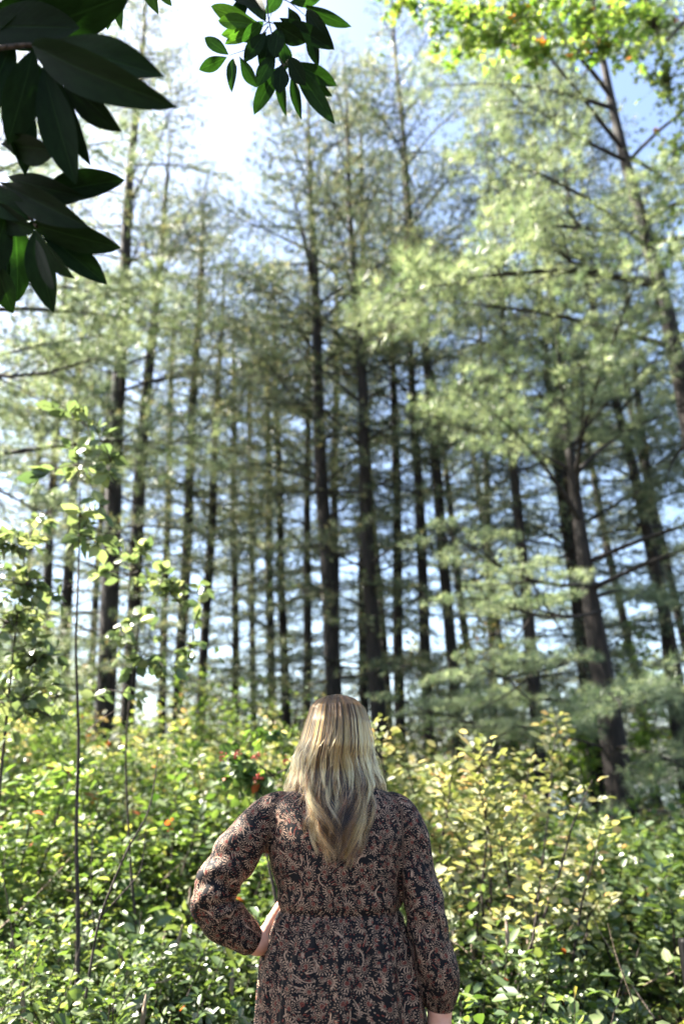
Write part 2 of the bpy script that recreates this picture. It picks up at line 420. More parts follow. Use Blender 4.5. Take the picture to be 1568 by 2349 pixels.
near_pine('big near pine with broad pale boughs over a thick trunk at the lower right', 10.5,
    [(1435,1930,66),(1400,1700,58),(1372,1500,48),(1352,1350,36)], 8.6, 1.2, 3.4, 501,
    [((1380,1340),10.5,(1060,1240),8.3,.04), ((1370,1480),10.5,(1080,1520),8.6,.035), ((1400,1660),10.5,(960,1590),8.3,.03),
     ((1380,1400),10.5,(1130,1390),8.8,.03)], per=1.9, gap=.5)
near_pine('near pine with dark bent limbs leaning out of the top right corner', 10.0,
    [(1585,1000,40),(1520,700,34),(1462,470,27),(1410,260,19),(1375,110,14)], 17.5, 5.2, 4.3, 733,
    [((1470,520),10.0,(1190,470),8.6,.05), ((1440,370),10.0,(1160,210),9.0,.04), ((1510,640),10.0,(1240,590),9.2,.04)], per=1.5)
near_pine('near pine at the left edge reaching into view with long pale boughs', 9.5,
    [(-190,1700,50),(-150,1200,42),(-110,800,32)], 14.0, 3.2, 3.6, 811,
    [((-150,1000),9.5,(120,1180),9.0,.04), ((-120,850),9.5,(210,830),9.2,.04)], per=2.6, gap=.6)

# the deeper rows of the stand
rb = np.random.default_rng(77)
BGS = [(35,24,'slender background pine left of the thin sapling stem'),(205,23,'slender background pine between the sapling and the thickest left trunk'),
 (372,21,'slender background pine in the gap right of the two left trunks'),(540,22,'slender background pine at the left end of the wide gap left of her head'),
 (582,26,'thinnest background pine in the wide gap left of her head'),(655,20,'slender background pine at the right end of the gap left of her head'),
 (890,23,'slender background pine between the trunks right of her head'),(1085,21,'slender background pine where the trunks give way to the pale boughs'),
 (1165,24,'slender background pine behind the middle of the pale boughs'),(1390,25,'slender background pine glimpsed beside the thick right trunk'),
 (1465,20,'slender background pine between the thick trunk and the leaning ones'),(1600,19,'slender background pine hugging the right edge')]
for k, (X, d, lab) in enumerate(BGS):
    w_ = .24 * pxm(1500, d)
    pine(lab, d, [(X, 1600, w_), (X - (X - 510) * .07, 1280, w_ * .85), (X - (X - 510) * .16, 850, w_ * .6)], rb.uniform(13, 18), k % 5, rb.uniform(0, 6), seed=300 + k, sc=rb.uniform(.8, 1.0))
# young bushy pines closing the view under the crowns
wbY, nbY = crown(6.5, .4, 2.0, 900, gap=.40, per=4.0)
YW, YN = wbY.mesh('young_limbs', M_BARK), nbY.mesh('young_needles', M_NEEDLE)
for k, (X, d, h, lab) in enumerate([(-10,18,5.5,'low bushy young pine at the left edge'),(200,19,4.6,'low bushy young pine behind the thin sapling stem'),(350,23,5,'low bushy young pine between the thick left trunks'),
    (600,26,5,'low bushy young pine in the gap left of her head'),(680,21,5,'low bushy young pine just left of her head'),(940,22,5.5,'low bushy young pine just right of her head'),
    (1050,19,5,'low bushy young pine above the yellow shrubs'),(1160,24,5.5,'low bushy young pine behind the tips of the pale boughs'),(1290,18,4.5,'low bushy young pine left of the thick right trunk'),(1480,20,5,'low bushy young pine right of the thick right trunk'),
    (100,24,7.5,'taller bushy young pine at the far left'),(450,25,7,'taller bushy young pine in the gap left of her head'),(790,25,7,'taller bushy young pine straight behind her head'),(1390,24,7,'taller bushy young pine far behind the thick right trunk')]):
    p = at(X, 1700, d); t = empty('young_pine', (p.x, d, float(gz(p.x, d)) - .05)); tag(t, lab, 'young pine', 'young pines behind the tall trunks')
    V, F = tube([(0, 0, 0), (.02, 0, h * .5), (0, .02, h)], [.07, .045, .01], 8); link('trunk', npmesh('trunk', V, F, M_BARK, smooth=True), t)
    for nme, me in (('branches', YW), ('crown', YN)):
        c = link(nme, me, t); c.rotation_euler = (0, 0, k * 1.7); c.scale = (h / 6, h / 6, h / 6.5)

# ------------------------------------------------------------------ broad leaves in bulk
LV = np.array([[0, 0, 0], [.36, .32, .10], [.34, .68, .10], [0, 1, -.03], [-.34, .68, .10], [-.36, .32, .10]])
LF = np.array([[0, 1, 2], [0, 2, 3], [0, 3, 4], [0, 4, 5]])
def leaves(P, D, size, width, r, up=1.0, tv=LV, tf=LF):
    Nn = r.normal(0, .45, D.shape) + np.array([0, 0, up])
    M = frames(D, Nn)
    M[:, :, 0] *= (size * width)[:, None]; M[:, :, 1] *= size[:, None]; M[:, :, 2] *= size[:, None]
    return stamp(tv, tf, M, P)
def sprig_shrub(r, h, rad, nst, per, ls, lw=.45, spread=.55, z0=.25):
    """upright stems with leaves along them -> stem arrays, leaf positions, directions, sizes"""
    W = []; P = []; D = []; S = []
    for i in range(nst):
        a = r.uniform(0, 6.28); q = math.sqrt(r.random()) * rad * .5
        b = np.array([q * math.cos(a), q * math.sin(a), 0])
        d = np.array([math.cos(a) * spread * r.uniform(.2, 1), math.sin(a) * spread * r.uniform(.2, 1), 1.0])
        hh = h * r.uniform(.6, 1.05) * (1 - .25 * q / rad)
        s = np.linspace(0, 1, 7)[:, None]
        pth = b + d * s * hh + np.cumsum(r.normal(0, .02 * h, (7, 3)), 0) * s
        W.append((pth, np.linspace(.004 + .003 * h, .0015, 7)))
        k = int(per * r.uniform(.7, 1.3))
        u = z0 + (1 - z0) * np.sqrt(r.random(k))
        pos = np.stack([np.interp(u, s[:, 0], pth[:, c]) for c in range(3)], -1)
        az = r.uniform(0, 6.28, k)
        tw = r.uniform(0, .16, k) * (1.1 - u * .6) * (h ** .5)
        out = np.stack([np.cos(az), np.sin(az), r.uniform(-.1, .5, k)], -1)
        P.append(pos + out * tw[:, None]); D.append(out + np.array([0, 0, .15]) + r.normal(0, .25, out.shape)); S.append(ls * r.uniform(.6, 1.25, k))
    return W, np.concatenate(P), np.concatenate(D), np.concatenate(S)

def undergrowth(name, label, spots, mat, seed, ls, lw=.42, dens=1.0, spikes=0):
    r = np.random.default_rng(seed); lb, sb, kb = Bag(), Bag(), Bag()
    for (x, y, h) in spots:
        rad = .42
        km = r.uniform(.62, 1.45)
        W, P, D, S = sprig_shrub(r, h, rad, max(3, int(7 * dens)), 38 * dens * (h ** .5) / km ** .9, ls * km)
        o = np.array([x, y, float(gz(x, y))])
        V, F = leaves(P + o, D, S, np.full(len(S), lw * 2), r)
        lb.add(V, F, np.repeat(np.clip(r.normal(r.uniform(.25, .7), .24, len(P)), 0, .96) + (r.random(len(P)) < .02) * .04, len(LF)))
        for pth, rd in W: sb.add(*tube(pth + o, rd, 3))
        if spikes and r.random() < spikes:
            for pth, rd in W[:2]:
                tip = pth[-1] + o; q = np.linspace(0, 1, 6)[:, None]
                pp = tip + np.array([r.normal(0, .02), r.normal(0, .02), .11]) * q
                kb.add(*tube(pp, [.004, .009, .010, .008, .006, .002], 6, wob=.5, seed=int(r.integers(99))))
    o = link(name, lb.mesh(name, mat)); tag(o, label, kind='stuff')
    st = link('stems', sb.mesh('stems', M_TWIG), o)
    if kb.V: link('seed_spikes', kb.mesh('seed_spikes', M_TAN), o)
    return o
def field(r, n, y0, y1, hfun, xmin=-9, xmax=9, keep=None):
    out = []
    while len(out) < n:
        y = y0 + (y1 - y0) * r.random() ** .85; hw = .50 * y + .6
        x = r.uniform(max(xmin, -hw), min(xmax, hw))
        if keep and not keep(x, y): continue
        out.append((x, y, max(.25, hfun(x, y) * r.uniform(.75, 1.15))))
    return out
r0 = np.random.default_rng(11)
def lump(x, y, k=0): return mnoise.noise(Vector((x * 1.1 + k * 9, y * .9, k * 3.3)))
def hvar(x, y): return max(.4, 1 + .95 * lump(x, y))
def patch(x, y): return lump(x * 1.6, y * 1.6, 2) + .35 * lump(x * 4, y * 4, 3)
spots = {'low': field(r0, 235, 2.75, 4.6, lambda x, y: (.48 + .13 * (y - 2.7) + (.10 if x < -.8 else 0)) * hvar(x, y)),
         'mid': field(r0, 285, 4.4, 8.5, lambda x, y: ((.75 + .17 * (y - 4.4) if x < .22 * y else .78) + (.35 if x < -1 else 0)) * hvar(x, y)),
         'far': field(r0, 330, 8.0, 15.5, lambda x, y: (1.35 + .12 * (y - 8) + (.4 if x < -1.5 else -.1) if x < .20 * y else .85) * hvar(x, y))}
def pick(k, lo, hi, right=None): return [q for q in spots[k] if lo <= patch(q[0], q[1]) + (.12 if q[0] > .6 else -.08) < hi]
undergrowth('low_undergrowth', 'low green leafy undergrowth in the near foreground', pick('low', -9, .16), M_GREEN, 1, .046, dens=1.1)
undergrowth('spiky_undergrowth', 'pale green undergrowth with tan seed spikes in the near foreground', pick('low', .16, 9), M_PALE, 2, .064, lw=.30, spikes=.45)
undergrowth('middle_undergrowth', 'sunlit green undergrowth in the middle distance', pick('mid', -9, .12), M_GREEN, 3, .055, dens=1.1)
undergrowth('broad_undergrowth', 'broad leafed pale undergrowth in the middle distance', pick('mid', .12, .34), M_PALE, 5, .085, lw=.40, spikes=.2)
undergrowth('yellow_undergrowth', 'yellowing undergrowth in the middle distance', pick('mid', .34, 9), M_YELLOW, 6, .05)
undergrowth('far_undergrowth', 'tangled green undergrowth at the foot of the pines', pick('far', -9, .2), M_GREEN, 4, .085)
undergrowth('far_yellow_undergrowth', 'yellow green undergrowth at the foot of the pines', pick('far', .2, 9), M_YELLOW, 7, .085)
# dead sticks lying through the leaves
db = Bag(); rd_ = np.random.default_rng(8)
for k in range(110):
    y = rd_.uniform(2.9, 7); x = rd_.uniform(-.5, .5) * y * 1.05; z0_ = rd_.uniform(.25, .6 + .12 * (y - 2.8)); a = rd_.uniform(0, 6.28); l = rd_.uniform(.15, .6)
    q = np.linspace(0, 1, 6)[:, None]; d_ = np.array([math.cos(a), math.sin(a) * .6, rd_.uniform(-.2, .9)]) * l
    db.add(*tube(np.array([x, y, z0_]) + d_ * q + np.cumsum(rd_.normal(0, .012, (6, 3)), 0) * q, np.linspace(.004, .0015, 6), 4))
tag(link('dead_sticks', db.mesh('dead_sticks', M_TAN)), 'pale dead sticks tangled in the undergrowth', kind='stuff')

# ------------------------------------------------------------------ countable shrubs
def shrub(label, x, y, h, rad, nst, per, ls, mat, seed, lw=.42, name='shrub', cat='shrub', group=None, spread=.55, z0=.3):
    r = np.random.default_rng(seed)
    W, P, D, S = sprig_shrub(r, h, rad, nst, per, ls, spread=spread, z0=z0)
    t = empty(name, (x, y, float(gz(x, y)))); tag(t, label, cat, group)
    V, F = leaves(P, D, S, np.full(len(S), lw * 2), r)
    lb = Bag(); lb.add(V, F, np.repeat(np.clip(r.normal(.5, .22, len(P)), 0, 1), len(LF)))
    f = link('foliage', lb.mesh('foliage', mat), t); f['kind'] = 'stuff'
    for pth, rd in W:
        V, F = tube(pth, rd * 1.6, 5); link('stem', npmesh('stem', V, F, M_TWIG, smooth=True), t)
    return t
def shrub_px(label, X, Ytop, d, rad, nst, per, ls, mat, seed, **k):
    p = at(X, Ytop, d); h = p.z - float(gz(p.x, d))
    return shrub(label, p.x, d, h, rad, nst, per, ls, mat, seed, **k)
YS = 'yellowing azaleas right of the woman'
shrub_px('tall yellowing shrub right behind the woman\'s hair', 925, 1615, 5.2, .30, 6, 90, .064, M_YELLOW, 21, group=YS, z0=.45)
shrub_px('bright yellow shrub at the middle of the right-hand group', 1090, 1610, 5.0, .42, 9, 110, .064, M_YELLOW, 22, group=YS, z0=.6)
shrub_px('yellow shrub with its outermost twig reaching under the pine boughs', 1185, 1690, 4.8, .36, 7, 90, .064, M_YELLOW, 23, group=YS, z0=.45)
shrub_px('lower yellow green shrub beside the woman\'s right shoulder', 1020, 1760, 4.2, .32, 6, 80, .055, M_YELLOW, 24, group=YS, z0=.35)
shrub_px('broad yellow green shrub low below the pine boughs', 1180, 1860, 4.6, .4, 7, 90, .055, M_YELLOW, 25, group=YS, z0=.3)
shrub_px('pale leafed shrub by the thick trunk at the lower right', 1400, 1850, 6.5, .7, 10, 110, .075, M_PALE, 26)
shrub_px('pale shrub at the right edge above the black post', 1500, 1950, 5.0, .6, 9, 110, .085, M_PALE, 27)
shrub_px('green shrub under the left arm of the woman', 520, 1810, 5.6, .6, 9, 120, .07, M_GREEN, 28)
shrub_px('bright green shrub at the lower left edge', 40, 1680, 5.2, .6, 10, 130, .07, M_GREEN, 29)
shrub_px('yellow green shrub between the dark trunks on the left', 430, 1660, 7.5, .7, 8, 110, .07, M_YELLOW, 30)
shrub_px('tall green shrub standing left of the yellow green one', 300, 1650, 6.5, .6, 10, 120, .075, M_GREEN, 31)
shrub_px('small sunlit yellow shrub before the bright gap', 600, 1500, 9.0, .5, 6, 60, .075, M_YELLOW, 32, z0=.75, spread=.2)
# far broadleaf trees behind the pines
for i, (X, Y, d, rad, lab, m) in enumerate([(1120, 1330, 19, 1.8, 'yellow green broadleaf tree glowing behind the centre right pines', M_YELLOW),
      (1500, 1420, 17, 1.7, 'green broadleaf tree behind the leaning pines on the right', M_MAPLE),
      (1330, 1620, 15, 1.5, 'low bright green tree behind the thick right trunk', M_MAPLE),
      (560, 1560, 20, 1.6, 'low broadleaf tree behind the gap left of the head', M_GREEN),
      (60, 1480, 15, 1.6, 'broadleaf tree behind the bright leaves at the left edge', M_GREEN)]):
    shrub_px(lab, X, Y, d, rad * 1.6, 14, 170, .15, m, 40 + i, name='broadleaf_tree', cat='tree', spread=.28, z0=.35)

# ------------------------------------------------------------------ big single leaves
def leaf_mesh(name, shape, fold, curl, mat, nlen=12, nw=4, seed=0, bite=0):
    """smooth leaf 1 long and 1 wide: shape(s) is the half width"""
    V = []; UV = []
    r = np.random.default_rng(seed); ph = r.uniform(0, 6)
    for i in range(nlen + 1):
        s = i / nlen; hw = shape(s)
        for j in range(-nw, nw + 1):
            a = j / nw; x = a * hw
            z = abs(a) ** 1.3 * hw * fold + curl * (s - .4) ** 2 * -1 + .012 * math.sin(s * 9 + ph + a * 2) * abs(a)
            V.append((x, s, z)); UV.append((a * .5 + .5, s))
    k = 2 * nw + 1; F = []
    for i in range(nlen):
        for j in range(k - 1):
            F.append((i * k + j, i * k + j + 1, (i + 1) * k + j + 1, (i + 1) * k + j))
    return npmesh(name, V, F, mat, smooth=True, uv=UV)
def big_leaf_mat(name, c, under, trans=.25, spots=.5, rough=.6):
    m, t = newmat(name)
    uv = N(t, 'UVMap'); sx = N(t, 'SeparateXYZ'); t.links.new(uv.outputs[0], sx.inputs[0])
    # midrib distance
    s1 = N(t, 'Math', operation='SUBTRACT'); s1.inputs[1].default_value = .5; t.links.new(sx.outputs[0], s1.inputs[0])
    ab = N(t, 'Math', operation='ABSOLUTE'); t.links.new(s1.outputs[0], ab.inputs[0])
    # side veins: sin(60*(v - |a|*.8))
    ml = N(t, 'Math', operation='MULTIPLY_ADD'); ml.inputs[1].default_value = -.55; t.links.new(ab.outputs[0], ml.inputs[0]); t.links.new(sx.outputs[1], ml.inputs[2])
    m2 = N(t, 'Math', operation='MULTIPLY'); m2.inputs[1].default_value = 75; t.links.new(ml.outputs[0], m2.inputs[0])
    sn = N(t, 'Math', operation='SINE'); t.links.new(m2.outputs[0], sn.inputs[0])
    pw = N(t, 'MapRange'); pw.inputs['From Min'].default_value = .8; pw.inputs['From Max'].default_value = 1; t.links.new(sn.outputs[0], pw.inputs[0]); pw.inputs['To Max'].default_value = .4
    rib = N(t, 'MapRange'); rib.inputs['From Min'].default_value = .035; rib.inputs['From Max'].default_value = .012; t.links.new(ab.outputs[0], rib.inputs[0])
    mxv = N(t, 'Math', operation='MULTIPLY_ADD'); mxv.inputs[1].default_value = .3; t.links.new(pw.outputs[0], mxv.inputs[0]); t.links.new(rib.outputs[0], mxv.inputs[2]); mxv.use_clamp = True
    tc = N(t, 'TexCoord'); n1 = N(t, 'TexNoise', i_Scale=7, i_Detail=5); t.links.new(tc.outputs['Object'], n1.inputs['Vector'])
    oi = N(t, 'ObjectInfo')
    n2 = N(t, 'TexNoise', i_Scale=26, i_Detail=2); t.links.new(tc.outputs['Object'], n2.inputs['Vector'])
    base = ramp(t, [(.3, tuple(v * .75 for v in c)), (.7, tuple(v * 1.3 for v in c))], n1.outputs['Fac'])
    sp = N(t, 'MapRange'); sp.inputs['From Min'].default_value = .68; sp.inputs['From Max'].default_value = .72; t.links.new(n2.outputs['Fac'], sp.inputs[0]); sp.inputs['To Max'].default_value = spots
    mxa = N(t, 'Mix', data_type='RGBA'); t.links.new(sp.outputs[0], mxa.inputs[0]); t.links.new(base.outputs[0], mxa.inputs[6]); mxa.inputs[7].default_value = (.02, .016, .01, 1)
    mxb = N(t, 'Mix', data_type='RGBA'); t.links.new(mxv.outputs[0], mxb.inputs[0]); t.links.new(mxa.outputs[2], mxb.inputs[6]); mxb.inputs[7].default_value = (c[0] * 1.9, c[1] * 1.8, c[2] * 1.7, 1)
    hs = N(t, 'HueSaturation'); mr = N(t, 'MapRange'); mr.inputs['To Min'].default_value = .7; mr.inputs['To Max'].default_value = 1.3
    t.links.new(oi.outputs['Random'], mr.inputs[0]); t.links.new(mr.outputs[0], hs.inputs['Value']); t.links.new(mxb.outputs[2], hs.inputs['Color'])
    bp = N(t, 'Bump'); bp.inputs['Strength'].default_value = .35; bp.inputs['Distance'].default_value = .004; bp.invert = True; t.links.new(mxv.outputs[0], bp.inputs['Height'])
    p = N(t, 'BsdfPrincipled', i_Roughness=rough); p.inputs['Specular IOR Level'].default_value = .05; t.links.new(hs.outputs[0], p.inputs['Base Color']); t.links.new(bp.outputs[0], p.inputs['Normal'])
    tr = N(t, 'BsdfTranslucent'); mu = N(t, 'Mix', data_type='RGBA', blend_type='MULTIPLY'); mu.inputs[0].default_value = 1
    t.links.new(hs.outputs[0], mu.inputs[6]); mu.inputs[7].default_value = (*under, 1); t.links.new(mu.outputs[2], tr.inputs[0])
    ms = N(t, 'MixShader'); ms.inputs[0].default_value = trans; t.links.new(p.outputs[0], ms.inputs[1]); t.links.new(tr.outputs[0], ms.inputs[2])
    o = N(t, 'OutputMaterial'); t.links.new(ms.outputs[0], o.inputs[0]); return m
M_RH = big_leaf_mat('dark_evergreen_leaf', (.0055, .014, .005), (1.0, 1.5, .4), trans=.18, spots=.3)
M_RH2 = big_leaf_mat('spotted_evergreen_leaf', (.011, .027, .009), (1.2, 1.7, .4), trans=.35, spots=.85)
M_RH3 = big_leaf_mat('bright_evergreen_leaf', (.032, .07, .018), (1.4, 1.7, .4), trans=.5, spots=.5)
ell = lambda k, pk: (lambda s: .5 * (math.sin(math.pi * min(1, max(0, s)) ** pk) ** k))
SHAPES = [(.78, 1.12), (.85, 1.25), (.72, .95), (.9, 1.3)]
def leafset(mat, tagname):
    return [leaf_mesh(tagname, ell(a, b), .10 + .07 * i, .15 + .12 * (i % 3), mat, seed=i) for i, (a, b) in enumerate(SHAPES)]
LM1, LM2, LM3 = leafset(M_RH, 'evergreen_leaf'), leafset(M_RH2, 'spotted_leaf'), leafset(M_RH3, 'bright_leaf')
TOCAM = Vector((0, -1, 0))
def put_leaf(parent, meshes, bx, by, tx, ty, wpx, d0, d1, roll, idx, mat_name='leaf', label=None):
    a, b = at(bx, by, d0), at(tx, ty, d1)
    D = (b - a); L = D.length; D.normalize()
    mid = (a + b) / 2; tc_ = (Vector((0, 0, CAMZ)) - mid).normalized()
    Nn = (tc_ - D * tc_.dot(D)).normalized()
    Nn = Matrix.Rotation(roll, 3, D) @ Nn
    S = D.cross(Nn)
    wm_ = wpx / pxm((by + ty) / 2, (d0 + d1) / 2)
    M = Matrix.Identity(4)
    for i in range(3):
        M[i][0] = S[i] * wm_ * .84 / max(.35, abs(math.cos(roll))); M[i][1] = D[i] * L; M[i][2] = Nn[i] * L * .5; M[i][3] = a[i]
    o = link('leaf', meshes[idx % len(meshes)], parent)
    o.matrix_local = Matrix.Translation(-Vector(parent.location)) @ M
    if label: o['label'] = label
    return o
def twig(parent, pts, r0, r1, name='twig', mat=None):
    P = np.array([list(at(*p)) for p in pts]); s = np.arange(len(P)); q = np.linspace(0, len(P) - 1, len(P) * 4)
    Q = np.stack([np.interp(q, s, P[:, c]) for c in range(3)], -1)
    for _ in range(2): Q[1:-1] = (Q[:-2] + 2 * Q[1:-1] + Q[2:]) / 4
    V, F = tube(Q - np.array(parent.location), np.linspace(r0, r1, len(Q)), 7)
    return link(name, npmesh(name, V, F, mat or M_TWIG, smooth=True), parent)

# left foreground branch, closest cluster (blurred)
B1 = empty('evergreen_branch', at(-160, 140, .95)); tag(B1, 'large dark evergreen leaves hanging closest, in the upper left corner', 'branch', 'evergreen branches hanging over the view')
lf = [ # base x,y, tip x,y, width, d0, d1, roll
 (-30,105,305,-12,120,.98,.95,.5),(95,95,365,165,95,.95,.88,-.4),(60,100,385,245,112,.93,.88,.25),(120,150,277,302,72,.95,.98,.5),
 (80,110,20,330,95,.95,1.0,-.3),(95,140,168,415,98,.96,1.0,.3),(30,95,-60,300,85,.98,1.0,.2),(0,330,128,345,78,1.05,1.0,.4),
 (-60,60,180,60,110,.97,.92,-.5),(20,120,-120,180,90,.98,1.0,.1),(60,120,130,330,70,1.0,1.05,-.5),(110,110,240,270,66,.98,1.0,-.3),(60,90,150,20,60,.96,.97,.6),(-20,20,170,-10,90,.95,.97,.3),(100,150,200,370,62,1.02,1.05,.2),(20,140,60,400,80,1.0,1.06,-.3),(-40,40,150,75,80,1.0,.98,-.6)]
for i, q in enumerate(lf): put_leaf(B1, LM1, *q, idx=i)
twig(B1, [(-160,140,.95),(-40,115,.95),(75,100,.95),(110,125,.95)], .006, .003)
# lower cluster
B2 = empty('evergreen_branch', at(-200, 420, 1.12)); tag(B2, 'lower dark leafy evergreen sprig at the left edge, its lowest leaf pointing down', 'branch', 'evergreen branches hanging over the view')
lf2 = [(12,405,185,455,72,1.12,1.06,.4),(95,445,282,408,78,1.1,1.08,-.4),(-5,415,200,520,80,1.12,1.05,.2),(60,510,275,570,76,1.1,1.1,.3),
 (85,520,245,648,72,1.12,1.15,-.3),(78,525,118,714,76,1.1,1.15,.35),(82,530,170,640,34,1.08,1.1,1.0),(80,545,122,665,30,1.05,1.07,1.1),
 (20,480,-30,640,80,1.12,1.15,.1),(35,500,45,690,70,1.14,1.2,-.4),(0,500,-20,720,90,1.14,1.2,.4),(-10,600,28,718,60,1.15,1.2,.6),(-60,430,70,500,80,1.12,1.1,-.2),(-20,480,72,530,70,1.14,1.1,.4)]
for i, q in enumerate(lf2): put_leaf(B2, LM1 if i not in (9, 11) else LM2, *q, idx=i + 1)
twig(B2, [(-200,420,1.12),(-60,405,1.12),(30,440,1.12),(85,520,1.1)], .006, .003)
# short sprig along the top
B3 = empty('evergreen_branch', at(210, -160, 1.5)); tag(B3, 'sprig of four bright green leaves pointing down at the top edge', 'branch', 'evergreen branches hanging over the view')
for i, q in enumerate([(215,-50,200,65,42,1.5,1.5,.2),(232,-50,248,64,40,1.5,1.52,-.3),(262,-55,275,56,40,1.52,1.5,.2),(330,-60,362,30,36,1.5,1.5,.3),(345,-60,392,12,30,1.5,1.5,.3),(225,-60,255,20,30,1.48,1.5,.5)]):
    put_leaf(B3, LM3, *q, idx=i)
twig(B3, [(210,-160,1.5),(240,-70,1.5),(300,-70,1.5),(345,-65,1.5)], .004, .002)
# centre top sprig in focus
B4 = empty('evergreen_branch', at(600, -160, 1.85)); tag(B4, 'sharp spotted leafy sprig hanging against open sky at the top', 'branch', 'evergreen branches hanging over the view')
c1, c2, c3 = (612, 42), (648, 150), (705, 45)
lf4 = [
 (524,125,468,84,34,1.9,1.9,.2,2),(522,130,457,160,36,1.9,1.9,-.2,2),(535,130,530,206,28,1.9,1.9,.3,2),
 (548,128,590,200,34,1.92,1.95,.4,2),(600,60,480,15,46,1.86,1.9,-.4,3),(590,55,497,45,40,1.86,1.9,.3,3),(595,70,505,78,36,1.9,1.92,.2,3),
 (600,65,515,100,34,1.9,1.9,.5,3),(605,50,555,95,38,1.84,1.86,-.5,2),(612,70,560,140,40,1.84,1.86,.3,1),(608,45,560,-20,44,1.86,1.9,.3,2),
 (625,50,700,98,50,1.82,1.84,.3,1),(640,40,765,112,46,1.82,1.85,-.3,1),(690,10,803,62,34,1.9,1.9,.3,2),(700,20,762,110,44,1.85,1.86,.2,1),
 (660,15,690,75,36,1.84,1.88,.2,1),(665,5,740,-8,36,1.86,1.9,.3,2),(705,60,728,150,34,1.88,1.9,.2,1),(620,75,600,160,44,1.86,1.9,.2,1),
 (645,85,655,160,40,1.9,1.92,-.4,2),(640,150,582,260,44,1.9,1.92,.3,2),(645,145,640,212,50,1.84,1.85,.1,1),(642,152,652,262,28,1.92,1.95,.5,2),
 (668,158,690,272,28,1.9,1.9,.2,2),(672,145,765,282,48,1.86,1.86,.1,2),(668,140,772,195,44,1.88,1.9,-.2,2),(680,150,758,222,38,1.92,1.95,.5,1),
 (660,125,700,195,46,1.82,1.84,.3,1),(640,130,600,110,40,1.88,1.9,.5,1),(632,120,590,195,42,1.86,1.88,.3,1),(610,30,650,-40,40,1.9,1.9,.4,2),
 (565,-20,540,60,38,1.9,1.92,.4,1),(640,60,628,130,46,1.83,1.85,.3,1),(600,20,520,-30,40,1.86,1.9,.3,1)]
for i, q in enumerate(lf4):
    q = (*q[:8], {1: 1, 2: 2, 3: 3}[q[8]])
    put_leaf(B4, (LM1, LM2, LM3)[q[8] - 1], *q[:8], idx=i)
twig(B4, [(600,-160,1.85),(610,-30,1.86),(615,45,1.86),(632,110,1.87),(650,150,1.87)], .0035, .0015)
twig(B4, [(612,-10,1.86),(660,0,1.86),(705,40,1.87)], .0025, .001)
twig(B4, [(616,60,1.86),(575,110,1.88),(525,127,1.9)], .002, .0008)
rt = np.random.default_rng(5)
for k in range(10):
    a = rt.uniform(0, 6.28); twig(B4, [(615,50,1.86),(615 + 30 * math.cos(a), 50 + 30 * math.sin(a),1.86)], .001, .0006)
for k in range(7):
    a = rt.uniform(0, 6.28); twig(B4, [(650,150,1.87),(650 + 26 * math.cos(a), 150 + 22 * math.sin(a),1.87)], .001, .0006)

# evergreen they hang from, out of view, its crown added to shade the woman
et = empty('unseen_evergreen_tree', (-2.6, .9, 0)); tag(et, 'unseen dark evergreen tree at the left bearing the hanging branches, its crown added to shade the woman', 'tree')
V, F = tube([(0, 0, -.1), (.05, .1, 1.5), (.0, .5, 3.2), (.2, 1.0, 4.6), (.3, 1.3, 6)], [.11, .09, .07, .05, .02], 12, wob=.06)
link('trunk', npmesh('trunk', V, F, M_BARK, smooth=True), et)
ro = np.random.default_rng(3); nL = 2600
cP = np.stack([ro.normal(0.1, .62, nL), ro.normal(1.25, .75, nL), ro.normal(4.5, .75, nL)], -1)
wP = cP + np.array([-2.6, .9, 0]) - np.array([0, 0, CAMZ])
dep = wP[:, 1] * CT + wP[:, 2] * ST; upv = -wP[:, 1] * ST + wP[:, 2] * CT
outside = (dep < .1) | (np.abs(wP[:, 0]) > dep * (784 / FPX) + .25) | (upv > dep * (1174 / FPX) + .25)
# leaves taken out of the added canopy so the sun reaches her raised arm
wq = cP + np.array([-2.6, .9, 0]); tq = (wq[:, 0] + .42) / sun_vec.x; zq = wq[:, 2] - tq * sun_vec.z; yq = wq[:, 1] - tq * sun_vec.y
outside &= ~((zq > 1.02) & (zq < 1.52) & (yq > 1.72) & (yq < 2.18))
cP = cP[outside]; nL = len(cP)
cD = ro.normal(0, 1, (nL, 3)) + np.array([0, 0, -.4])
V, F = leaves(cP, cD, ro.uniform(.09, .15, nL), np.full(nL, .55), ro)
M_OV = leaf_mat('overhead_leaf', [(0, (.012, .03, .01)), (1, (.03, .06, .02))], trans=.25, rough=.5)
ff = link('foliage', npmesh('foliage', V, F, M_OV, np.repeat(ro.random(nL), len(LF))), et); ff['kind'] = 'stuff'

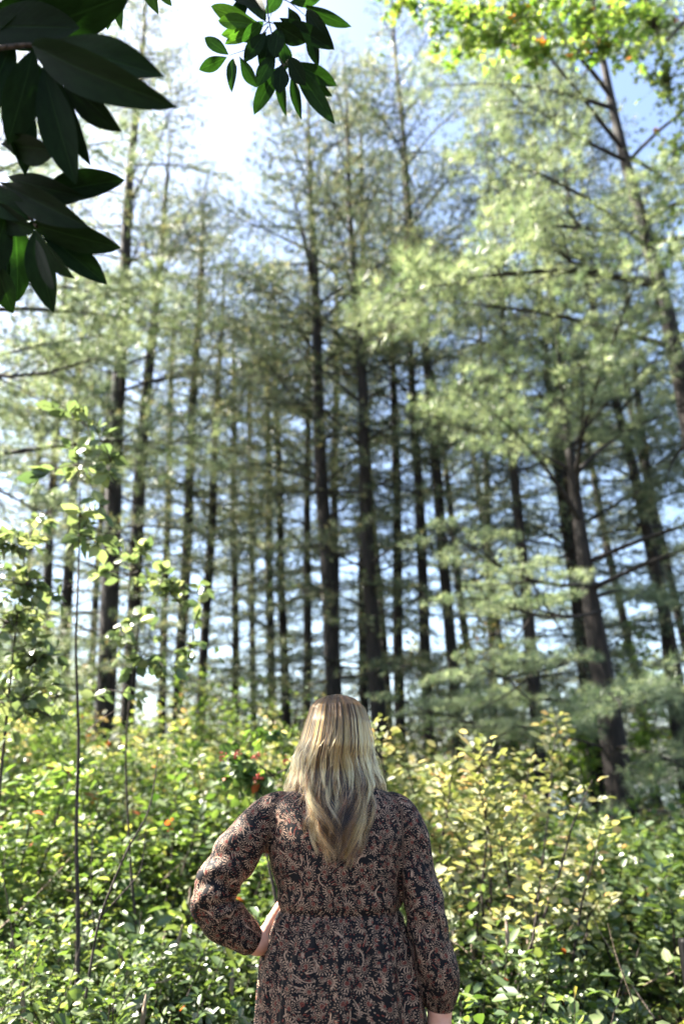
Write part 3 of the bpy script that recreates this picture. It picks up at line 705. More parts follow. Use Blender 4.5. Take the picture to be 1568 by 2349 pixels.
# ------------------------------------------------------------------ maple branches, upper right
def maple_shape():
    pts = []; lobes = [(90, 1.0), (38, .85), (142, .85), (-8, .55), (188, .55)]
    order = [(-70, .12), (-8, .55), (14, .34), (38, .85), (62, .40), (76, .62), (90, 1.0), (104, .62), (118, .40), (142, .85), (166, .34), (188, .55), (250, .12)]
    V = [(0, .28, 0)]
    for a, q in order: V.append((q * .62 * math.cos(R(a)), .28 + q * .72 * math.sin(R(a)), .05 * math.sin(a)))
    F = [(0, i, i + 1) for i in range(1, len(V) - 1)] + [(0, len(V) - 1, 1)]
    return np.array(V), np.array(F)
MV, MF = maple_shape()
def leafy_branch(label, name, trunkpts, clusters, mat, seed, ls, n_parts, tv, tf, up=.6, r0=.03, cat='branch', lw=1.0, group=None, leafname='leaf'):
    r = np.random.default_rng(seed)
    base = at(*trunkpts[0]); t = empty(name, base); tag(t, label, cat, group)
    twig(t, trunkpts, r0, r0 * .25, 'limb')
    protos = []
    for q in range(6):
        v = (q + .5) / 6 * .94
        if q == 5: v = 1.0
        protos.append(npmesh('leaf', tv * np.array([lw, 1, 1]), tf, mat, np.full(len(tf), v)))
    lb, sb = Bag(), Bag(); cnt = 0; part = 0
    for (X, Y, d, rx, ry, n) in clusters:
        m = pxm(Y, d); c = at(X, Y, d)
        nt_ = max(3, n // 8); cc = np.array(c) - np.array(base)
        E = np.stack([r.normal(0, .75, nt_) * rx / m, r.normal(0, .5, nt_) * max(rx, ry) / m, r.normal(0, .7, nt_) * ry / m], -1)
        S0 = E * r.uniform(-.35, .15, (nt_, 1)); tws = []
        q5 = np.linspace(0, 1, 6)[:, None]
        for e_, s_ in zip(E, S0):
            pth = cc + s_ + (e_ - s_) * q5 + np.array([0, 0, .12]) * np.linalg.norm(e_) * np.sin(q5 * 3.14) + r.normal(0, .012, (6, 3)) * q5
            tws.append(pth); sb.add(*tube(pth, np.linspace(.0045, .001, 6), 4))
        ti = r.integers(0, nt_, n); tt_ = r.uniform(.15, 1, n) ** .8 * 5; i0 = np.minimum(tt_.astype(int), 4); fr = (tt_ - i0)[:, None]
        TW = np.array(tws); A0 = TW[ti, i0]; A1 = TW[ti, i0 + 1]
        P = A0 * (1 - fr) + A1 * fr + np.array(base)
        D = unit(A1 - A0) * .6 + r.normal(0, .8, (n, 3)) * np.array([1, 1, .6]) + np.array([0, 0, -.2]); S = ls * r.uniform(.6, 1.2, n)
        Mx = frames(D, r.normal(0, .6, (n, 3)) + np.array([0, -.2, up])); Mx *= S[:, None, None]
        k = min(n, int(n_parts * n / sum(q[5] for q in clusters)) + 1)
        for i in range(k):
            o = link(leafname, protos[5 if r.random() < .015 else r.integers(5)], t)
            M4 = Matrix(Mx[i].tolist()).to_4x4(); M4.translation = Vector(P[i]) - Vector(base); o.matrix_local = M4
        if k < n:
            tv2 = tv * np.array([lw, 1, 1])
            V, F = stamp(tv2, tf, Mx[k:], P[k:] - np.array(base)); vv = np.clip(r.normal(.5, .25, n - k), 0, .95); vv[r.random(n - k) < .012] = 1
            lb.add(V, F, np.repeat(vv, len(tf)))
    if lb.V:
        f = link('foliage', lb.mesh('foliage', mat), t); f['kind'] = 'stuff'
    tw_ = link('twigs', sb.mesh('twigs', M_TWIG), t); tw_['kind'] = 'stuff'
    return t
leafy_branch('sunlit yellow green maple branch spreading along the top right', 'maple_branch', [(1640,-260,6.5),(1450,-80,6.5),(1200,20,6.5),(950,10,6.6)],
  [(930,10,6.6,70,50,110),(1000,40,6.6,60,40,80),(1080,40,6.5,100,80,160),(1200,50,6.5,120,100,260),(1330,60,6.5,110,100,260),(1420,40,6.6,100,90,190),(1060,110,6.5,50,40,60),(1150,90,6.5,90,60,160),(1150,-60,6.5,300,60,150),(1230,130,6.4,60,35,110),(1370,110,6.4,60,40,110)],
  M_MAPLE, 61, .135, 240, MV, MF, group='broadleaf branches at the top right')
leafy_branch('looser green broadleaf branch in the top right corner', 'maple_branch', [(1700,-100,8),(1560,60,8),(1500,120,8)],
  [(1500,60,8,90,90,420),(1530,190,8,70,100,380),(1545,350,8.4,50,110,240),(1450,-20,8,90,60,220),(1550,560,8.6,40,90,180),(1440,130,8,60,60,150)], M_GREEN, 62, .11, 40, MV, MF, r0=.05, group='broadleaf branches at the top right')

# ------------------------------------------------------------------ saplings at the left
LL = np.array([[0, 0, 0], [.20, .3, .05], [.22, .6, .05], [0, 1, -.06], [-.22, .6, .05], [-.20, .3, .05]])
G2 = 'laurel saplings at the left'
leafy_branch('sapling with a thin straight dark stem and few leaves at the left', 'laurel_sapling', [(172,2420,3.6),(181,2150,3.6),(174,1900,3.62),(182,1700,3.6),(173,1480,3.6),(181,1300,3.62),(184,1120,3.6)],
  [(184,1180,3.6,40,40,14),(215,1240,3.6,80,34,18),(185,1225,3.6,30,40,8),(180,1075,3.8,90,80,50),(250,1050,3.9,60,70,30),(200,980,4.0,60,40,22)], M_LAUREL, 71, .11, 110, LL, LF, r0=.011, cat='sapling', group=G2, lw=1.25)
leafy_branch('glowing yellow green sapling at the left edge', 'laurel_sapling', [(-40,2300,3.9),(-10,1900,3.9),(30,1500,3.9),(60,1250,3.9)],
  [(30,1250,3.9,70,60,110),(50,1340,3.8,80,60,120),(20,1430,3.9,80,60,110),(80,1520,3.9,90,70,140),(40,1620,3.8,100,70,150),(110,1180,4.0,50,50,24),(130,1600,4.1,60,60,60)], M_LAUREL, 72, .075, 200, LL, LF, r0=.012, cat='sapling', group=G2, lw=1.3)
leafy_branch('green sapling with drooping leaves before the thick left trunks', 'laurel_sapling', [(330,2300,4.4),(300,2000,4.4),(285,1700,4.4),(330,1350,4.4)],
  [(300,1320,4.4,70,50,50),(370,1340,4.4,80,60,60),(280,1440,4.4,50,50,34),(330,1520,4.4,70,60,50),(410,1380,4.5,70,80,50),(280,1590,4.3,50,30,16),(440,1480,4.6,60,80,40)], M_LAUREL, 73, .085, 260, LL, LF, r0=.01, cat='sapling', group=G2, lw=1.4)
# red-berried shrub left of the head
vb = leafy_branch('shrub with large drooping leaves and red berry clusters left of her hair', 'berry_shrub', [(640,2100,4.3),(600,1900,4.3),(580,1760,4.3)],
  [(560,1790,4.3,80,45,60),(620,1780,4.3,60,40,50),(520,1740,4.4,60,40,40),(600,1690,4.5,80,30,40)], M_GREEN, 74, .085, 200, LL * np.array([1.5, 1, 1]), LF, r0=.01, cat='shrub')
def berries(parent, pts, seed):
    r = np.random.default_rng(seed)
    for (X, Y, d) in pts:
        c = at(X, Y, d) - Vector(parent.location); b = Bag()
        for k in range(9):
            o = np.array(c) + r.normal(0, .012, 3); th = np.linspace(.2, 2.94, 4)
            V, F = tube(np.stack([np.zeros(4) + o[0], np.zeros(4) + o[1], o[2] - .006 * np.cos(th)], -1), .006 * np.sin(th), 6)
            b.add(V, F)
        link('berry_cluster', b.mesh('berry_cluster', M_BERRY, True), parent)
berries(vb, [(508,1735,4.2),(543,1727,4.25),(588,1733,4.2),(655,1745,4.2),(590,1785,4.2)], 4)
# slender forked dark shoot, lower left
sh = empty('forked_shoot', at(200, 2230, 3.3)); tag(sh, 'bare dark forked shoot slanting up through the lower left undergrowth', 'shoot')
twig(sh, [(195,2300,3.3),(225,2110,3.3),(290,1950,3.3),(345,1860,3.3),(362,1740,3.35)], .006, .002, 'stem')
twig(sh, [(225,2110,3.3),(280,2050,3.3),(325,2000,3.32),(335,1900,3.35)], .004, .0015, 'stem')
dt = empty('dry_twig', at(200, 1680, 3.55)); tag(dt, 'pale dry twig snagged by the thin dark stem', 'twig')
twig(dt, [(198,1678,3.55),(225,1655,3.5),(262,1630,3.45)], .004, .002, 'stem', M_TAN)

# ------------------------------------------------------------------ black post, right edge
def post():
    p0 = at(1562, 2152, 3.0); gzz = float(gz(p0.x, 3.0))
    t = empty('fence_post', (p0.x + .012, 3.0, gzz)); tag(t, 'black metal post with pale bolt heads at the lower right edge', 'post')
    h = p0.z - gzz; mb = plain('black_painted_steel', (.003, .003, .0032), .55, .0, spec=.08); mbt = plain('pale_bolt', (.6, .6, .58), .3, .8)
    s = .02; V = []
    prof = [(-s, -s), (s, -s), (s, s), (-s, s)]
    zs = [(-.2, 1), (h - .012, 1), (h, .8)]
    for z, k in zs:
        for x, y in prof: V.append((x * k, y * k, z))
    F = [(i * 4 + j, i * 4 + (j + 1) % 4, (i + 1) * 4 + (j + 1) % 4, (i + 1) * 4 + j) for i in range(2) for j in range(4)] + [(8, 9, 10, 11)]
    link('post', npmesh('post', V, F, mb), t)
    for z in (h - .055, h - .2, h - .35):
        V, F = tube([(-.004, -s - .006, z), (-.004, -s - .004, z), (-.004, -s + .004, z)], [.002, .006, .006], 8); link('bolt', npmesh('bolt', V, F, mbt, smooth=True), t)
post()

# ------------------------------------------------------------------ the woman
PD = 1.95
def px(X, Y, dy=0.0):
    """point of the figure: picture position at distance PD, then moved dy away from the camera"""
    p = at(X, Y, PD); return np.array([p.x, p.y + dy, p.z])
def kr(Y): return 1.0 / pxm(Y, PD)
def ring_surface(rings, n=48, power=2.3):
    """rings: (centre, half width, half depth) stacked in z, closed at both ends"""
    th = np.linspace(0, 2 * np.pi, n, endpoint=False); V = []
    for c, a, b in rings:
        cs, sn = np.cos(th), np.sin(th)
        V.append(np.stack([c[0] + a * np.sign(cs) * np.abs(cs) ** (2 / power), c[1] + b * np.sign(sn) * np.abs(sn) ** (2 / power), np.full(n, c[2])], -1))
    m = len(V); V = np.concatenate(V)
    F = [(i * n + j, i * n + (j + 1) % n, (i + 1) * n + (j + 1) % n, (i + 1) * n + j) for i in range(m - 1) for j in range(n)]
    return V, F, m, n
def densify(rows, step=.012):
    A = np.array(rows, float); s = np.concatenate([[0], np.cumsum(np.linalg.norm(np.diff(A[:, :3], axis=0), axis=1))])
    q = np.linspace(0, s[-1], max(3, int(s[-1] / step)))
    B = np.stack([np.interp(q, s, A[:, c]) for c in range(A.shape[1])], -1)
    for _ in range(4): B[1:-1] = (B[:-2] + 2 * B[1:-1] + B[2:]) / 4
    return B, q
def limbtube(rows, n=28, flat=1.0):
    B, q = densify(rows); V, F = tube(B[:, :3], B[:, 3], n)
    return V, F, q, B
def to_bm_object(name, parts):
    """joins closed shells into one mesh and merges them with a voxel remesh"""
    V = []; F = []; n0 = 0
    for v, f, caps in parts:
        V += [tuple(x) for x in v]; F += [tuple(int(i) + n0 for i in q) for q in f]
        k = caps; F.append(tuple(n0 + i for i in range(k))[::-1]); F.append(tuple(n0 + len(v) - k + i for i in range(k)))
        n0 += len(v)
    me = bpy.data.meshes.new(name); me.from_pydata(V, [], F); return me
def remeshed(me, voxel, smooth_it=4, fac=.5):
    tmp = bpy.data.objects.new('remesh_work', me); COL.objects.link(tmp)
    md = tmp.modifiers.new('r', 'REMESH'); md.mode = 'VOXEL'; md.voxel_size = voxel; md.use_smooth_shade = True
    if smooth_it:
        s = tmp.modifiers.new('s', 'SMOOTH'); s.factor = fac; s.iterations = smooth_it
    dg = bpy.context.evaluated_depsgraph_get(); dg.update()
    out = bpy.data.meshes.new_from_object(tmp.evaluated_get(dg)); bpy.data.objects.remove(tmp)
    return out

# measured outline of the dress: Y, left X, right X, half depth
TOR = [(1788,735,812,.055),(1797,700,850,.062),(1806,665,880,.072),(1818,640,902,.083),(1838,618,922,.095),(1870,608,932,.108),
       (1920,612,932,.118),(1970,620,928,.122),(2025,632,922,.118),(2070,640,917,.112),(2086,643,915,.110),(2098,637,920,.114),(2120,627,928,.122),
       (2170,612,943,.136),(2230,600,957,.146),(2290,594,969,.152),(2349,589,979,.157)]
def tor_rings():
    rows = []
    for Y, xl, xr, b in TOR:
        c = px((xl + xr) / 2, Y); rows.append((c[0], c[1] + .012, c[2], (xr - xl) / 2 * kr(Y), b))
    c = rows[-1]
    rows += [(c[0], c[1], .75, c[3] + .02, .175), (c[0], c[1], .45, c[3] + .06, .21), (c[0], c[1], .36, c[3] + .07, .22)]
    return rows
TR = tor_rings()
B, q = densify(TR, .010)
tV, tF, tm, tn = ring_surface([(b[:3], b[3], b[4]) for b in B], 64)
# sleeves: X, Y, radius in picture px, dy
SL = [(672,1850,36,.0),(640,1855,42,.0),(612,1874,47,-.005),(582,1908,50,-.01),(552,1948,52,-.015),(520,1990,51,-.02),(497,2026,50,-.02),(490,2058,50,-.018),
      (500,2090,51,-.01),(520,2118,49,.0),(545,2138,44,.01),(566,2152,38,.018),(582,2163,33,.022),(592,2169,25,.024)]
SR = [(868,1852,36,.0),(898,1852,40,.0),(921,1872,43,.0),(938,1910,43,-.006),(948,1960,41,-.014),(959,2020,42,-.024),(973,2090,44,-.034),(986,2160,46,-.040),
      (997,2220,46,-.040),(1004,2262,43,-.036),(1006,2290,37,-.032),(1004,2308,27,-.030),(1003,2317,23,-.030)]
def srow(S): return [(*px(X, Y, dy), r * kr(Y)) for X, Y, r, dy in S]
sl_, sr_ = limbtube(srow(SL)), limbtube(srow(SR))
me = to_bm_object('dress_base', [(tV, tF, tn), (sl_[0], sl_[1], 28), (sr_[0], sr_[1], 28)])
dress = remeshed(me, .0055, 5)
n = len(dress.vertices); co = np.zeros(n * 3, np.float32); dress.vertices.foreach_get('co', co); co = co.reshape(-1, 3).astype(float)
no = np.zeros(n * 3, np.float32); dress.vertices.foreach_get('normal', no); no = no.reshape(-1, 3).astype(float)

def near_axis(P, rows, qq):
    """nearest point of a path: distance minus radius, length along, frame angle"""
    Bx = rows[:, :3]; d = np.linalg.norm(P[:, None] - Bx[None], axis=2); i = d.argmin(1)
    return d[np.arange(len(P)), i] - rows[i, 3], qq[i], i
regs = []
for (V, F, qq, rows) in (sl_, sr_):
    sd, L, i = near_axis(co, rows, qq)
    T = unit(np.gradient(rows[:, :3], axis=0))[i]
    rel = co - rows[i, :3]; Lc = L + (rel * T).sum(1)
    right = unit(np.cross(T, np.array([0, 1.0, 0]))); back = np.array([0, -1.0, 0]) - (np.array([0, -1.0, 0]) * T).sum(1, keepdims=True) * T
    ang = np.arctan2((rel * right).sum(1), (rel * unit(back)).sum(1))
    regs.append((sd, Lc, ang, rows[i, 3], i))
# torso signed distance, rough: horizontal ring radius
zi = np.argsort(B[:, 2]); 
ca = np.interp(co[:, 2], B[zi, 2], B[zi, 3]); cb = np.interp(co[:, 2], B[zi, 2], B[zi, 4]); cx = np.interp(co[:, 2], B[zi, 2], B[zi, 0])
rx = (co[:, 0] - cx) / ca; ry = (co[:, 1] - PD - .012) / cb
tsd = ((np.abs(rx) ** 2.3 + np.abs(ry) ** 2.3) ** (1 / 2.3) - 1) * np.minimum(ca, cb)
lab = np.zeros(n, int)
lab[(regs[0][0] < tsd - .004)] = 1; lab[(regs[1][0] < tsd - .004) & (regs[1][0] < regs[0][0])] = 2
tang = np.arctan2(rx, -ry)
U = np.where(lab == 0, tang * .155, 0.0); W_ = np.where(lab == 0, co[:, 2], 0.0)
for k in (1, 2):
    sd, Lc, ang, rr_, i = regs[k - 1]; m_ = lab == k
    U[m_] = (ang * .052 + k * 3.3)[m_]; W_[m_] = (Lc + k * 1.7)[m_]
# folds
disp = np.zeros(n)
z = co[:, 2]; zw = px(780, 2086)[2]
isT = lab == 0
below = np.clip((zw - z) / .02, 0, 1) * np.exp(-np.clip(zw - z, 0, 1) / .16)
ph = tang * 46 + 2.2 * np.sin(tang * 9 + 1) + 1.2 * np.sin(z * 14)
disp += np.where(isT, below * .0045 * (np.sin(ph) + .5 * np.sin(ph * .53 + 1)), 0)
long_ = np.clip((zw - z) / .10, 0, 1)
disp += np.where(isT, long_ * .008 * np.sin(tang * 11 + .8 * np.sin(z * 9) + 1.3) * (1 + .4 * np.sin(tang * 3)), 0)
disp += np.where(isT, -.005 * np.exp(-((z - zw) / .006) ** 2), 0)
disp += np.where(isT, .0035 * np.exp(-((z - zw - .022) / .018) ** 2) * (1 + .5 * np.sin(tang * 15)), 0)
above = np.clip((z - zw) / .05, 0, 1) * np.clip((1.40 - z) / .1, 0, 1)
disp += np.where(isT, above * .0035 * np.sin((z * 38 + np.abs(tang) * 4.0 + np.sin(tang * 5) * 1.2)) * np.clip(np.abs(tang) - .35, 0, 1), 0)
for k in (1, 2):
    sd, Lc, ang, rr_, i = regs[k - 1]; m_ = lab == k; T_ = (sl_, sr_)[k - 1][2][-1]; f = Lc / T_
    fold = .0042 * np.sin(Lc * (95 if k == 1 else 70) + 2.2 * np.sin(ang * 2 + k) + 1.6 * np.sin(Lc * 23)) * (.35 + .65 * np.exp(-((f - .55) / .22) ** 2) if k == 1 else .45)
    fold += .003 * np.sin(Lc * 41 + 3 * np.sin(ang + 2 * k)) 
    cuff = .0022 * np.sin(ang * 11 + 2 * np.sin(ang * 3)) * np.clip((f - .80) / .15, 0, 1)
    fold *= np.clip((f - .12) / .15, 0, 1)
    disp[m_] += ((fold + cuff) * np.clip((T_ - .012 - Lc) / .012, 0, 1))[m_]
# armhole creases
for k in (1, 2):
    dd = np.abs(regs[k - 1][0] - tsd); disp -= np.where(co[:, 2] < 1.42, .0035 * np.exp(-(dd / .006) ** 2), 0)
fine = np.array([mnoise.noise(Vector(p) * 22) for p in co]); disp += fine * .0016
co2 = co + no * disp[:, None]
dress.vertices.foreach_set('co', co2.astype(np.float32).ravel())
li = np.zeros(len(dress.loops), np.int32); dress.loops.foreach_get('vertex_index', li)
uvl = dress.uv_layers.new(name='UVMap'); uvl.data.foreach_set('uv', np.stack([U, W_], -1)[li].astype(np.float32).ravel())
dress.polygons.foreach_set('use_smooth', np.ones(len(dress.polygons), bool)); dress.update()

def dress_mat():
    m, t = newmat('floral_viscose')
    L = t.links.new
    uv = N(t, 'UVMap')
    def math_(op, a, b=None, c=None, clamp=False):
        n_ = N(t, 'Math', operation=op); n_.use_clamp = clamp
        for k, v in enumerate((a, b, c)):
            if v is None: continue
            if isinstance(v, (int, float)): n_.inputs[k].default_value = v
            else: L(v, n_.inputs[k])
        return n_.outputs[0]
    def vmath(op, a, b=None, s=None):
        n_ = N(t, 'VectorMath', operation=op)
        L(a, n_.inputs[0])
        if b is not None:
            if isinstance(b, tuple): n_.inputs[1].default_value = b
            else: L(b, n_.inputs[1])
        if s is not None: n_.inputs['Scale'].default_value = s
        return n_.outputs[0]
    def smooth(v, lo, hi):
        n_ = N(t, 'MapRange', interpolation_type='SMOOTHSTEP'); L(v, n_.inputs[0]); n_.inputs[1].default_value = lo; n_.inputs[2].default_value = hi; return n_.outputs[0]
    nz = N(t, 'TexNoise', i_Scale=38.0, i_Detail=3.0); L(uv.outputs[0], nz.inputs['Vector'])
    off = vmath('SUBTRACT', nz.outputs['Color'], (.5, .5, .5)); offs = vmath('SCALE', off, s=.010)
    wuv = vmath('ADD', uv.outputs[0], offs)
    def flowers(scale, shift, size, petals, k):
        sh = vmath('ADD', wuv, shift)
        v = N(t, 'TexVoronoi', feature='F1', voronoi_dimensions='2D'); v.inputs['Scale'].default_value = scale; v.inputs['Randomness'].default_value = .55; L(sh, v.inputs['Vector'])
        d = vmath('SUBTRACT', sh, v.outputs['Position']); s = N(t, 'SeparateXYZ'); L(d, s.inputs[0])
        cs = N(t, 'SeparateColor'); L(v.outputs['Color'], cs.inputs[0])
        r = math_('DIVIDE', math_('SQRT', math_('ADD', math_('MULTIPLY', s.outputs[0], s.outputs[0]), math_('MULTIPLY', s.outputs[1], s.outputs[1]))), size)
        an = math_('ARCTAN2', s.outputs[1], s.outputs[0])
        rot = math_('MULTIPLY', cs.outputs[0], 6.28)
        an2 = math_('ADD', an, rot)
        pet = math_('ABSOLUTE', math_('SINE', math_('MULTIPLY_ADD', an2, petals * .5, math_('MULTIPLY', r, 1.2))))
        pet2 = math_('ABSOLUTE', math_('COSINE', math_('MULTIPLY_ADD', an2, petals * .5, math_('MULTIPLY', r, 1.2))))
        fan = smooth(math_('COSINE', math_('ADD', an, math_('MULTIPLY', rot, 2.0))), -.15, .15)  # open on one side
        def ring(a, b, p, th):
            w1 = smooth(r, a - .05, a + .05); w2 = math_('SUBTRACT', 1, smooth(r, b - .06, b + .06))
            return math_('MULTIPLY', math_('MULTIPLY', w1, w2), smooth(p, th - .1, th + .1))
        rs = math_('DIVIDE', math_('SQRT', math_('ADD', math_('POWER', math_('ADD', s.outputs[0], math_('MULTIPLY', math_('SUBTRACT', cs.outputs[1], .5), size * .5)), 2.0), math_('POWER', math_('ADD', s.outputs[1], math_('MULTIPLY', math_('SUBTRACT', cs.outputs[2], .5), size * .5)), 2.0))), size)
        w1 = smooth(rs, .60, .68); w2 = math_('SUBTRACT', 1, smooth(r, .93, 1.02))
        outer = math_('MULTIPLY', math_('MULTIPLY', math_('MULTIPLY', w1, w2), smooth(pet, .74, .90)), fan)
        mid = math_('MAXIMUM', ring(.26, .40, pet2, .74), ring(.50, .62, pet2, .78))
        rust = ring(.05, .26, pet, .55); fan2 = smooth(math_('COSINE', math_('ADD', an, math_('MULTIPLY', rot, 2.0))), -.6, -.2)
        core = math_('SUBTRACT', 1, smooth(r, .10, .16))
        inside = math_('MAXIMUM', math_('MULTIPLY', math_('SUBTRACT', 1, smooth(r, 1.0, 1.1)), fan), math_('MULTIPLY', math_('SUBTRACT', 1, smooth(r, .48, .52)), fan2))
        return math_('MAXIMUM', outer, math_('MULTIPLY', mid, fan2)), rust, inside
    c0, r0_, in0 = flowers(27.0, (0, 0, 0), .0158, 15, 1)
    cb_, rb_, inb = flowers(46.0, (3.1, 1.7, 0), .0088, 11, 1)
    nin0 = math_('SUBTRACT', 1, in0)
    c1 = math_('MAXIMUM', c0, math_('MULTIPLY', nin0, cb_)); r1 = math_('MAXIMUM', r0_, math_('MULTIPLY', nin0, rb_)); in1 = math_('MAXIMUM', in0, math_('MULTIPLY', inb, math_('GREATER_THAN', cb_, .3)))
    # flowing strokes between the flowers
    nz2 = N(t, 'TexNoise', i_Scale=13.0, i_Detail=1.0); L(uv.outputs[0], nz2.inputs['Vector'])
    o2 = vmath('SCALE', vmath('SUBTRACT', nz2.outputs['Color'], (.5, .5, .5)), s=.11)
    suv = vmath('ADD', uv.outputs[0], o2); st = vmath('MULTIPLY', suv, (1.0, 2.9, 1.0))
    v2 = N(t, 'TexVoronoi', feature='F1', voronoi_dimensions='2D'); v2.inputs['Scale'].default_value = 105; v2.inputs['Randomness'].default_value = .9; L(st, v2.inputs['Vector'])
    c2s = N(t, 'SeparateColor'); L(v2.outputs['Color'], c2s.inputs[0])
    stroke = math_('SUBTRACT', 1, smooth(v2.outputs['Distance'], .15, .23))
    stroke = math_('MULTIPLY', stroke, math_('GREATER_THAN', c2s.outputs[0], .18))
    # long curling tendrils: contour lines of a smooth noise
    nz3 = N(t, 'TexNoise', i_Scale=15.0, i_Detail=0.0); L(vmath('ADD', uv.outputs[0], (7.3, 2.1, 0)), nz3.inputs['Vector'])
    cl = math_('ABSOLUTE', math_('SUBTRACT', math_('FRACT', math_('MULTIPLY', nz3.outputs['Fac'], 7.0)), .5))
    nz4 = N(t, 'TexNoise', i_Scale=26.0, i_Detail=0.0); L(uv.outputs[0], nz4.inputs['Vector'])
    tend = math_('MULTIPLY', math_('SUBTRACT', 1, smooth(cl, .04, .08)), smooth(nz4.outputs['Fac'], .55, .59))
    out1 = math_('SUBTRACT', 1, in1)
    isr = math_('GREATER_THAN', c2s.outputs[1], .62)
    cream = math_('MAXIMUM', c1, math_('MULTIPLY', out1, math_('MAXIMUM', tend, math_('MULTIPLY', stroke, math_('SUBTRACT', 1, isr)))), clamp=True)
    rust = math_('MAXIMUM', r1, math_('MULTIPLY', out1, math_('MULTIPLY', stroke, isr)), clamp=True)
    creamv = math_('MULTIPLY', cream, .9)
    m1 = N(t, 'Mix', data_type='RGBA'); L(rust, m1.inputs[0]); m1.inputs[6].default_value = (.0018, .0016, .0028, 1); m1.inputs[7].default_value = (.16, .035, .022, 1)
    m2 = N(t, 'Mix', data_type='RGBA'); L(creamv, m2.inputs[0]); L(m1.outputs[2], m2.inputs[6]); m2.inputs[7].default_value = (.33, .215, .150, 1)
    tcx = N(t, 'TexNoise', i_Scale=900.0, i_Detail=2.0); L(uv.outputs[0], tcx.inputs['Vector'])
    bp = N(t, 'Bump'); bp.inputs['Strength'].default_value = .25; bp.inputs['Distance'].default_value = .0008; L(tcx.outputs['Fac'], bp.inputs['Height'])
    p = N(t, 'BsdfPrincipled', i_Roughness=.72); p.inputs['Specular IOR Level'].default_value = .2
    L(m2.outputs[2], p.inputs['Base Color']); L(bp.outputs[0], p.inputs['Normal'])
    o = N(t, 'OutputMaterial'); L(p.outputs[0], o.inputs[0]); return m
dress.materials.clear(); dress.materials.append(dress_mat())

# skin
m_skin, t = newmat('skin')
tc = N(t, 'TexCoord'); n1 = N(t, 'TexNoise', i_Scale=35, i_Detail=4); t.links.new(tc.outputs['Object'], n1.inputs['Vector'])
rp = ramp(t, [(.3, (.48, .23, .155)), (.7, (.60, .33, .24))], n1.outputs['Fac'])
p = N(t, 'BsdfPrincipled', i_Roughness=.5); p.inputs['Subsurface Weight'].default_value = .15; p.inputs['Subsurface Radius'].default_value = (.01, .004, .002); p.inputs['Subsurface Scale'].default_value = .5
t.links.new(rp.outputs[0], p.inputs['Base Color']); bp = N(t, 'Bump'); bp.inputs['Strength'].default_value = .2; bp.inputs['Distance'].default_value = .001
n2 = N(t, 'TexNoise', i_Scale=260, i_Detail=3); t.links.new(tc.outputs['Object'], n2.inputs['Vector']); t.links.new(n2.outputs['Fac'], bp.inputs['Height']); t.links.new(bp.outputs[0], p.inputs['Normal'])
o = N(t, 'OutputMaterial'); t.links.new(p.outputs[0], o.inputs[0])

# body: one continuous surface, arms inside the sleeves, hands with five fingers, head, legs and feet
HC = px(772, 1704, .055)                      # head centre
HCz = HC[2]
shells = []
rows = [(b[0], b[1], b[2], max(.02, b[3] * .86), b[4] * .80) for b in B if b[2] > .80]
v, f, mm, nn = ring_surface([(r_[:3], r_[3], r_[4]) for r_ in rows], 40); shells.append((v, f, nn))
def T3(rows, n=16, flat=None):
    B_, q_ = densify(rows, .006); v, f = tube(B_[:, :3], B_[:, 3], n); shells.append((v, f, n))
nk = px(774, 1800, .015)
T3([(nk[0], nk[1] + .0, nk[2] - .05, .062), (nk[0], nk[1], nk[2], .054), (HC[0], HC[1] + .005, HCz - .07, .052)], 24)
# skull with brow, nose, chin (faces away from the camera, +Y)
th = np.linspace(.03, np.pi - .03, 26); hv = []
for a in th:
    zz = math.cos(a); ph_ = np.linspace(0, 2 * np.pi, 36, endpoint=False)
    rx_ = .074 * math.sin(a) * (1 - .16 * max(0, -zz)); ry_ = .095 * math.sin(a)
    for b_ in ph_:
        yf = math.sin(b_)
        y = ry_ * yf + (.018 * max(0, -zz) if yf > 0 else .012 * min(0, zz))
        nose = .026 * math.exp(-((math.cos(b_) / .16) ** 2)) * math.exp(-((zz + .12) / .16) ** 2) * (yf > 0)
        eye = -.008 * math.exp(-(((abs(math.cos(b_)) - .38) / .16) ** 2)) * math.exp(-((zz - .06) / .10) ** 2) * (yf > 0)
        lip = .006 * math.exp(-((math.cos(b_) / .3) ** 2)) * (math.exp(-((zz + .46) / .05) ** 2) + math.exp(-((zz + .58) / .05) ** 2)) * (yf > 0)
        hv.append((HC[0] + rx_ * math.cos(b_), HC[1] + y + nose + eye + lip, HCz + .112 * zz))
hf = [(i * 36 + j, (i + 1) * 36 + j, (i + 1) * 36 + (j + 1) % 36, i * 36 + (j + 1) % 36) for i in range(25) for j in range(36)]
shells.append((np.array(hv), [q[::-1] for q in hf], 36))
for s in (-1, 1):
    T3([(HC[0] + s * .070, HC[1] + .0, HCz - .035, .008), (HC[0] + s * .080, HC[1] - .006, HCz - .010, .011), (HC[0] + s * .082, HC[1] - .010, HCz + .012, .013), (HC[0] + s * .073, HC[1] - .004, HCz + .022, .008)], 10)
AL = [(*px(X, Y, dy + .004), r * kr(Y) * .70) for X, Y, r, dy in SL[:-2]] ; AR = [(*px(X, Y, dy), r * kr(Y) * .68) for X, Y, r, dy in SR[:-2]]
wl, wr = px(594, 2171, .026), px(1003, 2322, -.030)
T3(AL + [(*px(584, 2164, .022), .031), (*wl, .027), (*px(604, 2161, .036), .029)], 20); T3(AR + [(*px(1005, 2300, -.030), .029), (*wr, .026), (*px(1003, 2345, -.030), .028)], 20)
